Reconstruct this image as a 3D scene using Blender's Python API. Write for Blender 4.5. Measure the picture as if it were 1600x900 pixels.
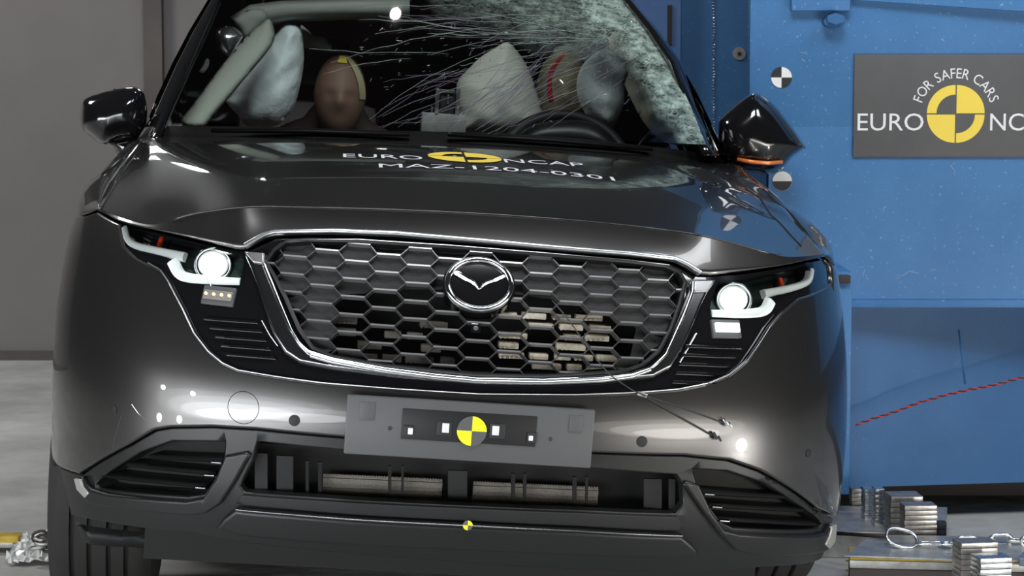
# Crash test hall: dark car nose, shattered windscreen, blue barrier trolley
import bpy, bmesh, math, random
import numpy as np
from mathutils import Vector, Matrix
from mathutils.geometry import delaunay_2d_cdt
from mathutils.bvhtree import BVHTree
random.seed(7); rng = np.random.default_rng(7)
for o in list(bpy.data.objects): bpy.data.objects.remove(o)
scene = bpy.context.scene
COL = scene.collection
# ------------------------------------------------------------------ camera, world, lights
F = 3600.0; D = 4.6; H = 1.3; HOR = 96.0
PIT = math.atan((450 - HOR) / F)
cam_d = bpy.data.cameras.new('camera'); cam = bpy.data.objects.new('camera', cam_d); COL.objects.link(cam)
cam.location = (0, -D, H); cam.rotation_euler = (math.pi / 2 - PIT, 0, 0)
cam_d.sensor_width = 36; cam_d.lens = 36 * F / 1600; cam_d.clip_end = 100
cam_d.dof.use_dof = True; cam_d.dof.focus_distance = 5.0; cam_d.dof.aperture_fstop = 14
scene.camera = cam
scene.view_settings.view_transform = 'Standard'; scene.view_settings.look = 'None'
scene.view_settings.exposure = 0.0; scene.view_settings.gamma = 1.0
scene.view_settings.use_curve_mapping = False
world = bpy.data.worlds.new('world'); scene.world = world; world.use_nodes = True
bg = world.node_tree.nodes['Background']; bg.inputs[0].default_value = (.92, .95, 1.0, 1); bg.inputs[1].default_value = .022

def area(name, loc, target, size, power, color=(1, 1, 1), sy=None, shape=None):
    l = bpy.data.lights.new(name, 'AREA'); l.energy = power; l.color = color; l.size = size
    l.shape = shape or ('RECTANGLE' if sy else 'SQUARE')
    if sy: l.size_y = sy
    o = bpy.data.objects.new(name, l); COL.objects.link(o); o.location = loc
    o.rotation_euler = (Vector(target) - Vector(loc)).to_track_quat('-Z', 'Y').to_euler()
    return o
# hall lamps: overhead banks, flood spots on low stands, added glow panels for the bumper, lamps on the far side seen mirrored in the hood
area('overhead_bank', (.3, -2.2, 5.0), (0, 1.8, .9), 2.2, 180, (.96, .98, 1), sy=1.4)
area('overhead_right', (3.6, -1.2, 4.6), (1.6, 2.0, .8), 1.5, 85, (.95, .98, 1))
area('overhead_left', (-3.8, 2.6, 4.4), (-2.6, 4.2, 0), 1.4, 130, (1, .98, .96))
for k, (w_, h_, p_) in enumerate(((3.6, .80, 18), (2.9, .58, 16), (2.2, .40, 14), (1.5, .24, 9))):  # nested ellipses added out of view to give the bumper a soft glow
    area('bumper_glow_left', (-2.20 + .012 * k, -2.40 + .014 * k, .40 - .07 * k), (-.2, .2, .35), w_, p_, (.93, .97, 1), sy=h_, shape='ELLIPSE')
for k, (w_, h_, p_) in enumerate(((2.0, .44, 8), (1.3, .26, 6))):  # extra unseen panels that spread the glow towards the plate
    area('bumper_glow_front', (-1.15, -3.05 + .02 * k, .23 - .08 * k), (-.2, .2, .4), w_, p_, (.93, .97, 1), sy=h_, shape='ELLIPSE')
for k, (w_, h_, p_) in enumerate(((2.6, .56, 9), (2.0, .40, 8), (1.4, .24, 6))):  # same kind of added glow source for the right half of the bumper
    area('bumper_glow_right', (2.10 - .012 * k, -1.72 + .014 * k, .29 - .06 * k), (.3, .3, .35), w_, p_, (1, .97, .90), sy=h_, shape='ELLIPSE')
for fx, fy, fz in ((-2.9, -1.12, .66), (-2.5, -1.62, .62), (-2.9, -1.0, .16), (-2.67, -1.37, .12)):
    area('flood_spot', (fx, fy, fz), (-.6, .1, .6), .11, 3, (.97, .99, 1), shape='DISK')
area('flood_spot', (2.1, -.52, .09), (.5, .2, .5), .17, 9, (1, .98, .93), shape='DISK')
for fx, fy, fz, fs, fp in ((-2.14, 8.0, 2.85, .24, 1.6), (-2.17, 8.0, 3.05, .10, .4), (-.92, 8.0, 3.06, .50, 7), (.66, 8.0, 2.97, .26, 2.5)):
    area('far_lamp', (fx, fy, fz), (0, 0, 1.0), fs, fp, (.97, .99, 1), sy=fs * .6)
area("ceiling_lamp", (-.36, 3.9, 4.8), (0, 1.6, 1.2), .07, 3, (1, .98, .92), shape="DISK")


# ------------------------------------------------------------------ measuring helpers and the car nose surface
YAW=math.radians(5.0); ROLL=math.radians(4.2); X0=-0.119
cr,sr,cy,sy=math.cos(ROLL),math.sin(ROLL),math.cos(YAW),math.sin(YAW)
# local->world rotation: world = Rz(YAW) * Ry(ROLL)
RM=np.array([[cy,-sy,0],[sy,cy,0],[0,0,1]])@np.array([[cr,0,sr],[0,1,0],[-sr,0,cr]])
CT=np.array([X0,0,0])
CAMW=np.array([0,-D,H])
def rayw(px,py):
    dx=(px-800)/F; dy=(450-py)/F
    d=np.array([dx, math.cos(PIT)+dy*math.sin(PIT), -math.sin(PIT)+dy*math.cos(PIT)])
    return d
def at(px,py,Y):            # world point at world depth Y
    d=rayw(px,py); t=(Y-CAMW[1])/d[1]; return CAMW+d*t
def on_z(px,py,z):
    d=rayw(px,py); t=(z-CAMW[2])/d[2]; return CAMW+d*t
def projw(P):
    P=np.asarray(P,float)-CAMW
    c,s=math.cos(PIT),math.sin(PIT)
    zc=P[...,1]*c-P[...,2]*s; yc=P[...,2]*c+P[...,1]*s
    return np.stack([800+F*P[...,0]/zc,450-F*yc/zc],-1)
CAML=RM.T@(CAMW-CT)
def rayl(px,py): return RM.T@rayw(px,py)
def lat(px,py,y):           # car-local point at local depth y
    d=rayl(px,py); t=(y-CAML[1])/d[1]; return CAML+d*t
def lon_x(px,py,x):
    d=rayl(px,py); t=(x-CAML[0])/d[0]; return CAML+d*t
def lon_z(px,py,z):
    d=rayl(px,py); t=(z-CAML[2])/d[2]; return CAML+d*t
def projl(P): return projw(np.asarray(P,float)@RM.T+CT)
# ---- front shell surface S(a,z)
W0=0.905
def _tab(xs,ys,lo,hi,sig,n=800):
    g=np.linspace(lo,hi,n); v=np.interp(g,xs,ys); st=g[1]-g[0]; k=int(4*sig/st)+1
    ker=np.exp(-0.5*(np.arange(-k,k+1)*st/sig)**2); ker/=ker.sum()
    vp=np.concatenate([np.full(k,v[0]),v,np.full(k,v[-1])]); v=np.convolve(vp,ker,'valid')
    return g,v
PROF=_tab([.1,.22,.30,.38,.46,.55,.62,.70,.80,.90,1.0,1.1],[.14,.085,.045,.02,.012,.004,.006,.03,.065,.11,.175,.26],.1,1.15,.03)
WFL=_tab([.1,.25,.35,.5,.7,.85,.95,1.05],[.97,.985,.99,1,1,.985,.95,.88],.1,1.15,.03)
WFR=_tab([.1,.25,.35,.5,.7,.85,.95,1.05],[.97,.99,1.0,1,.985,.96,.94,.88],.1,1.15,.03)
_th=np.linspace(0,math.pi/2,1500)
_px=W0*np.sin(_th)**(2/2.9); _py=.62*(1-np.cos(_th))
_px=np.concatenate([_px,np.full(200,W0)]); _py=np.concatenate([_py,np.linspace(.62,2.6,201)[1:]])
_ar=np.concatenate([[0],np.cumsum(np.hypot(np.diff(_px),np.diff(_py)))])
def _sm(v,ar,sig=.035):
    g=np.linspace(0,ar[-1],2000); w=np.interp(g,ar,v); return g,w
_g=np.linspace(-_ar[-1],_ar[-1],6001)
_X=np.sign(_g)*np.interp(abs(_g),_ar,_px); _Y=np.interp(abs(_g),_ar,_py)
_st=_g[1]-_g[0]; _k=int(4*.03/_st); _ker=np.exp(-.5*(np.arange(-_k,_k+1)*_st/.03)**2); _ker/=_ker.sum()
_Xs=np.convolve(np.pad(_X,_k,mode='edge'),_ker,'valid'); _Ys=np.convolve(np.pad(_Y,_k,mode='edge'),_ker,'valid')
def S(a,z):
    a=np.asarray(a,float); z=np.asarray(z,float)
    x=np.interp(a,_g,_Xs); y=np.interp(a,_g,_Ys)
    wf=np.where(a<0,np.interp(z,*WFL),np.interp(z,*WFR))
    fr=np.clip(1-np.abs(x)/W0,0,1)**.5  # profile fades towards the flank
    y=y+np.interp(z,*PROF)*(.35+.65*np.minimum(1,fr*1.6))
    return np.stack([x*wf,y,z+0*x],-1)
def Nrm(a,z,e=.006):
    da=S(a+e,z)-S(a-e,z); dz=S(a,z+e)-S(a,z-e)
    n=np.cross(da,dz); n/=np.linalg.norm(n,axis=-1,keepdims=True); return n   # faces -y at the front
_ga,_gz=np.meshgrid(np.linspace(-1.6,1.6,321),np.linspace(.12,1.12,101),indexing='ij')
_gp=projl(S(_ga,_gz)); _gn=Nrm(_ga,_gz); _gv=(_gn*(CAML-S(_ga,_gz))).sum(-1)>0
def inv(px,py):
    d=np.hypot(_gp[...,0]-px,_gp[...,1]-py)+np.where(_gv,0,1e4)
    i=np.unravel_index(np.argmin(d),d.shape); a,z=_ga[i],_gz[i]
    for _ in range(8):
        p=projl(S(a,z)); r=np.array([px,py])-p
        e=1e-4
        J=np.stack([(projl(S(a+e,z))-p)/e,(projl(S(a,z+e))-p)/e],-1)
        try: s=np.linalg.lstsq(J+0,r,rcond=1e-3)[0]
        except Exception: break
        s=np.clip(s,-.02,.02); a+=s[0]; z+=s[1]
        z=min(max(z,.12),1.12)
    return float(a),float(z)

# ------------------------------------------------------------------ materials
def nmat(name):
    m = bpy.data.materials.new(name); m.use_nodes = True
    return m, m.node_tree, m.node_tree.nodes['Principled BSDF']
def pbr(name, col, rough=.5, metal=0.0, coat=0.0, coat_r=.03, spec=.5, bump=None, var=None, emit=None, alpha=None, sheen=0):
    m, nt, b = nmat(name)
    b.inputs['Base Color'].default_value = (*col, 1); b.inputs['Roughness'].default_value = rough
    b.inputs['Metallic'].default_value = metal; b.inputs['Coat Weight'].default_value = coat
    b.inputs['Coat Roughness'].default_value = coat_r; b.inputs['Specular IOR Level'].default_value = spec
    if emit:
        b.inputs['Emission Color'].default_value = (*emit[:3], 1); b.inputs['Emission Strength'].default_value = emit[3]
    tc = nt.nodes.new('ShaderNodeTexCoord')
    if var:      # (scale, dark colour, light colour)
        n = nt.nodes.new('ShaderNodeTexNoise'); n.inputs['Scale'].default_value = var[0]; n.inputs['Detail'].default_value = 6; n.inputs['Roughness'].default_value = .65
        r = nt.nodes.new('ShaderNodeValToRGB'); r.color_ramp.elements[0].position = .3; r.color_ramp.elements[1].position = .7
        r.color_ramp.elements[0].color = (*var[1], 1); r.color_ramp.elements[1].color = (*var[2], 1)
        nt.links.new(tc.outputs['Object'], n.inputs['Vector']); nt.links.new(n.outputs['Fac'], r.inputs[0]); nt.links.new(r.outputs[0], b.inputs['Base Color'])
    if bump:     # (scale, strength, distance)
        n = nt.nodes.new('ShaderNodeTexNoise'); n.inputs['Scale'].default_value = bump[0]; n.inputs['Detail'].default_value = 4
        k = nt.nodes.new('ShaderNodeBump'); k.inputs['Strength'].default_value = bump[1]; k.inputs['Distance'].default_value = bump[2]
        nt.links.new(tc.outputs['Object'], n.inputs['Vector']); nt.links.new(n.outputs['Fac'], k.inputs['Height']); nt.links.new(k.outputs[0], b.inputs['Normal'])
    return m
M = {}
M['paint'] = pbr('car_paint', (.092, .089, .088), .31, .9, 1.0, .02); M['paint'].node_tree.nodes['Principled BSDF'].inputs['Coat IOR'].default_value = 1.36; M['horn'] = pbr('dim_grey_parts', (.16, .15, .13), .6)
M['gloss'] = pbr('gloss_black', (.006, .006, .007), .12, 0, 1.0, .02)
M['satin'] = pbr('satin_black_plastic', (.008, .0083, .0086), .42, 0, bump=(900, .05, .001))
M['rough'] = pbr('matt_black_plastic', (.010, .010, .011), .6)
M['black'] = pbr('black_liner', (.006, .006, .006), .8)
M['chrome'] = pbr('satin_chrome', (.85, .86, .87), .28, 1)
M['brightchrome'] = pbr('bright_chrome', (.85, .86, .88), .06, 1)
M['blade'] = pbr('dark_satin_metal', (.22, .22, .23), .22, 1)
M['scr'] = pbr('pale_scratch', (.30, .42, .58), .6); M['bar'] = pbr('highlit_grille_bar', (.30, .30, .305), .28, .6); M['tip'] = pbr('lit_corner_satin', (.40, .40, .38), .45, .4); M['foil'] = pbr('foil', (.75, .77, .76), .45, .4)
M['cowlblack'] = pbr('cowl_black', (.005, .0045, .005), .5, spec=.25); M['cap'] = pbr('satin_cap', (.42, .42, .43), .35, .9); M['drl_on'] = pbr('lit_light_guide', (.8, .82, .82), .3, emit=(.95, 1, 1, .35))
M['rib'] = pbr('grille_rib', (.06, .06, .062), .3, .2)
M['blank'] = pbr('grille_blank', (.020, .020, .021), .7)
M['tray'] = pbr('led_tray', (.28, .26, .25), .4, .3)
M['tyre'] = pbr('tyre_rubber', (.022, .021, .020), .75, bump=(120, .2, .002))
M['rim'] = pbr('wheel_rim', (.12, .12, .12), .3, .9)
M['drl'] = pbr('light_guide', (.75, .76, .76), .25, 0, .5, spec=.6)
M['amber'] = pbr('red_reflector', (.75, .05, .01), .3, 0, .6)
M['lamp_on'] = pbr('lit_lens', (.9, 1, .97), .1, emit=(.88, 1.0, .95, 9))
M['lamp_strip'] = pbr('lit_led_strip', (.9, 1, .97), .1, emit=(.95, 1.0, 1.0, 4))
M['led'] = pbr('yellow_led', (1, .8, .3), .3, emit=(1, .8, .35, 1.2))
M['projector'] = pbr('projector_glass', (.02, .035, .03), .05, 0, 1)
M['radiator'] = pbr('radiator_core', (.20, .17, .13), .6, .3, var=(300, (.13, .12, .105), (.26, .24, .21)))
M['cream'] = pbr('cream_cooler_parts', (.8, .7, .55), .5, 0, var=(60, (.6, .52, .40), (.95, .88, .74)))
M['grey_plate'] = pbr('grey_painted_plate', (.085, .087, .09), .42)
M['yellow'] = pbr('yellow_marker', (.80, .85, .01), .5)
M['whitem'] = pbr('white_marker', (.85, .86, .86), .5)
M['blackm'] = pbr('black_marker', (.02, .02, .025), .5)
M['greym'] = pbr('grey_marker', (.09, .09, .09), .5)
M['orange'] = pbr('orange_letter', (.95, .55, .03), .5)
M['decal'] = pbr('white_decal', (.85, .85, .88), .5)
M['logo'] = pbr('yellow_logo', (.93, .70, .09), .55)
M['sign'] = pbr('sign_grey', (.095, .095, .10), .55, var=(5, (.085, .085, .09), (.11, .108, .11)))
M['air_white'] = pbr('airbag_white', (.82, .92, .92), .8, bump=(11, .5, .03))
M['air_beige'] = pbr('airbag_beige', (.74, .75, .66), .8, bump=(5, .12, .01))
M['trim_beige'] = pbr('beige_trim', (.46, .50, .43), .7, bump=(5, .15, .01))
M['headliner'] = pbr('headliner', (.34, .36, .33), .8)
M['skin_brown'] = pbr('dummy_vinyl_brown', (.21, .125, .09), .6, bump=(25, .1, .005))
M['skin_tan'] = pbr('dummy_vinyl_tan', (.45, .40, .24), .6, var=(30, (.36, .31, .20), (.50, .47, .28)))
M['shirt'] = pbr('dummy_shirt', (.05, .032, .032), .8)
M['seat'] = pbr('seat_leather', (.05, .032, .034), .6)
M['cabin'] = pbr('cabin_lining', (.26, .13, .14), .8)
M['red'] = pbr('red_tape', (.65, .04, .06), .5)
M['redseal'] = pbr('red_seal', (.75, .10, .05), .5)

M['steel'] = pbr('steel_plate', (.45, .45, .44), .38, .6, var=(18, (.30, .30, .29), (.60, .60, .58)), bump=(30, .15, .003))
M['steel_shiny'] = pbr('shiny_steel', (.75, .77, .78), .22, .95, bump=(50, .3, .004))
M['laminated'] = pbr('laminated_steel', (.35, .33, .31), .35, .7, var=(40, (.22, .20, .19), (.50, .48, .46)))
M['lead_blue'] = pbr('blue_grey_block', (.16, .22, .30), .5, .2)
M['yellowstrip'] = pbr('yellow_strip', (.55, .38, .04), .6, var=(12, (.30, .20, .02), (.65, .45, .05)))
M['darkgap'] = pbr('dark_metal', (.03, .022, .02), .6)
M['post'] = pbr('dark_post', (.075, .066, .060), .6, var=(3, (.06, .052, .048), (.09, .08, .072)))
M['wall'] = pbr('grey_wall', (.2, .2, .2), .85, var=(1.1, (.150, .142, .140), (.185, .176, .173)))
M['wire'] = pbr('black_wire', (.03, .03, .03), .5)
M['floor'] = pbr('concrete_floor', (.2, .2, .2), .62, var=(2.4, (.30, .305, .30), (.52, .525, .51)), bump=(14, .3, .01))
# blue paint with scuffs and speckles
def blue_paint(name, a, b2, speck=.68):
    m, nt, b = nmat(name)
    tc = nt.nodes.new('ShaderNodeTexCoord')
    n = nt.nodes.new('ShaderNodeTexNoise'); n.inputs['Scale'].default_value = 3.2; n.inputs['Detail'].default_value = 8; n.inputs['Roughness'].default_value = .7
    r = nt.nodes.new('ShaderNodeValToRGB'); r.color_ramp.elements[0].position = .32; r.color_ramp.elements[1].position = .70
    r.color_ramp.elements[0].color = (*a, 1); r.color_ramp.elements[1].color = (*b2, 1)
    s = nt.nodes.new('ShaderNodeTexNoise'); s.inputs['Scale'].default_value = 85; s.inputs['Detail'].default_value = 3
    sr2 = nt.nodes.new('ShaderNodeValToRGB'); sr2.color_ramp.elements[0].position = speck; sr2.color_ramp.elements[1].position = speck + .06
    s.inputs['Roughness'].default_value = .6
    mx = nt.nodes.new('ShaderNodeMixRGB'); mx.inputs[2].default_value = (.35, .50, .66, 1)
    mul = nt.nodes.new('ShaderNodeMath'); mul.operation = 'MULTIPLY'; mul.inputs[1].default_value = .42
    for q in (n, s): nt.links.new(tc.outputs['Object'], q.inputs['Vector'])
    nt.links.new(n.outputs['Fac'], r.inputs[0]); nt.links.new(s.outputs['Fac'], sr2.inputs[0]); nt.links.new(sr2.outputs[0], mul.inputs[0])
    nt.links.new(mul.outputs[0], mx.inputs[0]); nt.links.new(r.outputs[0], mx.inputs[1]); nt.links.new(mx.outputs[0], b.inputs['Base Color'])
    b.inputs['Roughness'].default_value = .5
    k = nt.nodes.new('ShaderNodeBump'); k.inputs['Strength'].default_value = .15; k.inputs['Distance'].default_value = .01
    nt.links.new(n.outputs['Fac'], k.inputs['Height']); nt.links.new(k.outputs[0], b.inputs['Normal'])
    return m
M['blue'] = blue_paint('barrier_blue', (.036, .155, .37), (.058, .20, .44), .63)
M['blue_shaded'] = blue_paint('barrier_blue_shaded', (.022, .110, .28), (.032, .140, .33), .70)  # darker copy of the blue, light falloff put into the colour
M['blue_back'] = blue_paint('barrier_blue_back', (.07, .17, .42), (.11, .22, .48), .70)
# clear covers and broken glass
def clear_mat(name, tint, gloss):
    m = bpy.data.materials.new(name); m.use_nodes = True; nt = m.node_tree; nt.nodes.clear()
    out = nt.nodes.new('ShaderNodeOutputMaterial'); mix = nt.nodes.new('ShaderNodeMixShader')
    t = nt.nodes.new('ShaderNodeBsdfTransparent'); t.inputs[0].default_value = (*tint, 1)
    g = nt.nodes.new('ShaderNodeBsdfGlossy'); g.inputs['Roughness'].default_value = .02
    lw = nt.nodes.new('ShaderNodeFresnel'); lw.inputs[0].default_value = gloss
    nt.links.new(lw.outputs[0], mix.inputs[0]); nt.links.new(t.outputs[0], mix.inputs[1]); nt.links.new(g.outputs[0], mix.inputs[2]); nt.links.new(mix.outputs[0], out.inputs[0])
    return m
M['sideglass'] = clear_mat('tinted_side_glass', (.22, .16, .18), 1.5)
M['clear'] = clear_mat('clear_cover', (.9, .93, .92), 1.4)
def windscreen_mat():
    m = clear_mat('windscreen_glass', (.86, .90, .89), 1.42); nt = m.node_tree
    out = [n for n in nt.nodes if n.type == 'OUTPUT_MATERIAL'][0]; base = [n for n in nt.nodes if n.type == 'MIX_SHADER'][0]
    tc = nt.nodes.new('ShaderNodeTexCoord')
    at_ = nt.nodes.new('ShaderNodeAttribute'); at_.attribute_name = 'damage'
    def vor(sc, th):
        mp = nt.nodes.new('ShaderNodeMapping'); mp.inputs['Scale'].default_value = (1, 1, 1.25)
        n = nt.nodes.new('ShaderNodeTexNoise'); n.inputs['Scale'].default_value = sc * .5
        ad = nt.nodes.new('ShaderNodeMixRGB'); ad.inputs[0].default_value = .03
        v = nt.nodes.new('ShaderNodeTexVoronoi'); v.feature = 'DISTANCE_TO_EDGE'; v.inputs['Scale'].default_value = sc
        nt.links.new(tc.outputs['Object'], mp.inputs[0]); nt.links.new(mp.outputs[0], ad.inputs[1]); nt.links.new(mp.outputs[0], n.inputs['Vector'])
        nt.links.new(n.outputs['Color'], ad.inputs[2]); nt.links.new(ad.outputs[0], v.inputs['Vector'])
        r = nt.nodes.new('ShaderNodeMapRange'); r.inputs['From Min'].default_value = 0; r.inputs['From Max'].default_value = th
        r.inputs['To Min'].default_value = 1; r.inputs['To Max'].default_value = 0
        nt.links.new(v.outputs['Distance'], r.inputs['Value']); return r.outputs[0]
    a = vor(28, .12); b = vor(75, .22)
    mx = nt.nodes.new('ShaderNodeMath'); mx.operation = 'MAXIMUM'; nt.links.new(a, mx.inputs[0]); nt.links.new(b, mx.inputs[1])
    n2 = nt.nodes.new('ShaderNodeTexNoise'); n2.inputs['Scale'].default_value = 16; n2.inputs['Detail'].default_value = 6; nt.links.new(tc.outputs['Object'], n2.inputs['Vector'])
    r2 = nt.nodes.new('ShaderNodeMapRange'); r2.inputs['From Min'].default_value = .38; r2.inputs['From Max'].default_value = .62; r2.inputs['To Min'].default_value = .10; r2.inputs['To Max'].default_value = .75
    nt.links.new(n2.outputs['Fac'], r2.inputs['Value'])
    ml = nt.nodes.new('ShaderNodeMath'); ml.operation = 'MULTIPLY_ADD'; ml.inputs[1].default_value = .55; nt.links.new(mx.outputs[0], ml.inputs[0]); nt.links.new(r2.outputs[0], ml.inputs[2])
    mm = nt.nodes.new('ShaderNodeMath'); mm.operation = 'MULTIPLY'; mm.use_clamp = True; nt.links.new(ml.outputs[0], mm.inputs[0]); nt.links.new(at_.outputs['Fac'], mm.inputs[1])
    d = nt.nodes.new('ShaderNodeBsdfPrincipled'); d.inputs['Roughness'].default_value = .45; d.inputs['Base Color'].default_value = (.50, .62, .57, 1)
    cr_ = nt.nodes.new('ShaderNodeValToRGB'); cr_.color_ramp.elements[0].color = (.12, .17, .15, 1); cr_.color_ramp.elements[1].color = (.46, .58, .52, 1)
    cr_.color_ramp.elements[0].position = .35; cr_.color_ramp.elements[1].position = .7
    n3 = nt.nodes.new('ShaderNodeTexNoise'); n3.inputs['Scale'].default_value = 45; n3.inputs['Detail'].default_value = 5; nt.links.new(tc.outputs['Object'], n3.inputs['Vector'])
    nt.links.new(n3.outputs['Fac'], cr_.inputs[0]); nt.links.new(cr_.outputs[0], d.inputs['Base Color'])
    ms = nt.nodes.new('ShaderNodeMixShader'); nt.links.new(mm.outputs[0], ms.inputs[0]); nt.links.new(base.outputs[0], ms.inputs[1]); nt.links.new(d.outputs[0], ms.inputs[2])
    nt.links.new(ms.outputs[0], out.inputs[0]); return m
M['windscreen'] = windscreen_mat()
M['crack'] = pbr('crack_line', (.34, .42, .39), .3, .3)
M['crack_dark'] = pbr('crack_line_dark', (.12, .10, .14), .4)

# ------------------------------------------------------------------ object helpers
def link(name, me, mat=None, parent=None, smooth=True):
    o = bpy.data.objects.new(name, me); COL.objects.link(o)
    if mat is not None: me.materials.append(M[mat] if isinstance(mat, str) else mat)
    if parent is not None: o.parent = parent
    if smooth:
        for p in me.polygons: p.use_smooth = True
    return o
def mesh(name, vs, fs, mat=None, parent=None, smooth=True, normals=None, sharp=None):
    me = bpy.data.meshes.new(name); me.from_pydata([tuple(map(float, v)) for v in vs], [], [tuple(map(int, f)) for f in fs]); me.update()
    o = link(name, me, mat, parent, smooth)
    if sharp: 
        try: me.set_sharp_from_angle(angle=math.radians(sharp))
        except Exception: pass
    if normals is not None: me.normals_split_custom_set_from_vertices([tuple(map(float, n)) for n in normals])
    return o
def empty(name, loc=(0, 0, 0), rot=None):
    o = bpy.data.objects.new(name, None); COL.objects.link(o); o.location = loc
    if rot is not None: o.rotation_euler = rot
    o.empty_display_size = .1
    return o
def tag(o, label=None, cat=None, group=None, kind=None):
    if label: o['label'] = label
    if cat: o['category'] = cat
    if group: o['group'] = group
    if kind: o['kind'] = kind
    return o
def frombm(name, bm, mat, parent=None, smooth=True, sharp=35):
    bmesh.ops.recalc_face_normals(bm, faces=bm.faces)
    me = bpy.data.meshes.new(name); bm.to_mesh(me); bm.free()
    o = link(name, me, mat, parent, smooth)
    if smooth and sharp:
        try: me.set_sharp_from_angle(angle=math.radians(sharp))
        except Exception: pass
    return o
def add_box(bm, c, s, mtx=None, bevel=0):
    r = bmesh.ops.create_cube(bm, size=1.0)
    mt = Matrix.Translation(c) @ (mtx.to_4x4() if mtx is not None else Matrix()) @ Matrix.Diagonal((*s, 1))
    bmesh.ops.transform(bm, matrix=mt, verts=r['verts'])
    if bevel:
        es = list({e for v in r['verts'] for e in v.link_edges})
        bmesh.ops.bevel(bm, geom=es, offset=bevel, segments=2, affect='EDGES', profile=.6)
def box(name, c, s, mat, parent=None, mtx=None, bevel=0):
    bm = bmesh.new(); add_box(bm, c, s, mtx, bevel); return frombm(name, bm, mat, parent, True, 30)
def add_cyl(bm, p0, p1, r0, r1=None, seg=24):
    p0 = Vector(p0); p1 = Vector(p1); d = p1 - p0
    q = d.to_track_quat('Z', 'Y').to_matrix().to_4x4()
    bmesh.ops.create_cone(bm, cap_ends=True, segments=seg, radius1=r0, radius2=r0 if r1 is None else r1, depth=d.length,
                          matrix=Matrix.Translation((p0 + p1) / 2) @ q)
def cyl(name, p0, p1, r0, mat, parent=None, r1=None, seg=32):
    bm = bmesh.new(); add_cyl(bm, p0, p1, r0, r1, seg); return frombm(name, bm, mat, parent)
def catmull(pts, n=8, closed=False):
    P = [np.asarray(p, float) for p in pts]; out = []
    N = len(P); rngi = range(N if closed else N - 1)
    for i in rngi:
        p0 = P[(i - 1) % N] if (closed or i > 0) else 2 * P[0] - P[1]
        p1 = P[i]; p2 = P[(i + 1) % N]
        p3 = P[(i + 2) % N] if (closed or i + 2 < N) else 2 * P[-1] - P[-2]
        for k in range(n):
            t = k / n
            out.append(.5 * ((2 * p1) + (-p0 + p2) * t + (2 * p0 - 5 * p1 + 4 * p2 - p3) * t * t + (-p0 + 3 * p1 - 3 * p2 + p3) * t ** 3))
    if not closed: out.append(P[-1])
    return out
def tube_data(path, r, seg=8, closed=False):
    P = [Vector(p) for p in path]; n = len(P); vs = []; fs = []
    up = None
    for i, p in enumerate(P):
        a = P[(i - 1) % n] if (closed or i > 0) else P[0]; b = P[(i + 1) % n] if (closed or i < n - 1) else P[-1]
        t = (b - a).normalized()
        if up is None: up = t.orthogonal().normalized()
        up = (up - t * up.dot(t)).normalized(); s = t.cross(up)
        rr = r[i] if hasattr(r, '__len__') else r
        for k in range(seg):
            th = 2 * math.pi * k / seg; vs.append(p + up * math.cos(th) * rr + s * math.sin(th) * rr)
    for i in range(n if closed else n - 1):
        j = (i + 1) % n
        for k in range(seg):
            fs.append((i * seg + k, i * seg + (k + 1) % seg, j * seg + (k + 1) % seg, j * seg + k))
    if not closed:
        fs.append(tuple(range(seg))[::-1]); fs.append(tuple((n - 1) * seg + k for k in range(seg)))
    return vs, fs
def tube(name, path, r, mat, parent=None, seg=8, closed=False):
    return mesh(name, *tube_data(path, r, seg, closed), mat, parent)
# ---- polygons
def inside(P, poly):
    P = np.asarray(P, float); x, y = P[..., 0], P[..., 1]; c = np.zeros(x.shape, bool)
    q = np.asarray(poly, float); j = len(q) - 1
    for i in range(len(q)):
        xi, yi, xj, yj = *q[i], *q[j]
        if yi != yj:
            c ^= ((yi > y) != (yj > y)) & (x < (xj - xi) * (y - yi) / (yj - yi) + xi)
        j = i
    return c
def dist_poly(P, poly):
    P = np.asarray(P, float); q = np.asarray(poly, float); d = np.full(P.shape[:-1], 1e9)
    for i in range(len(q)):
        a = q[i]; b = q[(i + 1) % len(q)]; ab = b - a; L = (ab @ ab) or 1e-12
        t = np.clip(((P - a) @ ab) / L, 0, 1); d = np.minimum(d, np.linalg.norm(P - (a + t[..., None] * ab), axis=-1))
    return d
def resample(poly, st, closed=True):
    out = []; q = [np.asarray(p, float) for p in poly]; n = len(q)
    for i in range(n if closed else n - 1):
        a = q[i]; b = q[(i + 1) % n]; L = np.linalg.norm(b - a); k = max(1, int(round(L / st)))
        if L < 1e-7: continue
        for j in range(k): out.append(a + (b - a) * j / k)
    if not closed: out.append(q[-1])
    return np.array(out)
def area2(p):
    p = np.asarray(p); x, y = p[:, 0], p[:, 1]; return .5 * np.sum(x * np.roll(y, -1) - np.roll(x, -1) * y)
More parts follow.
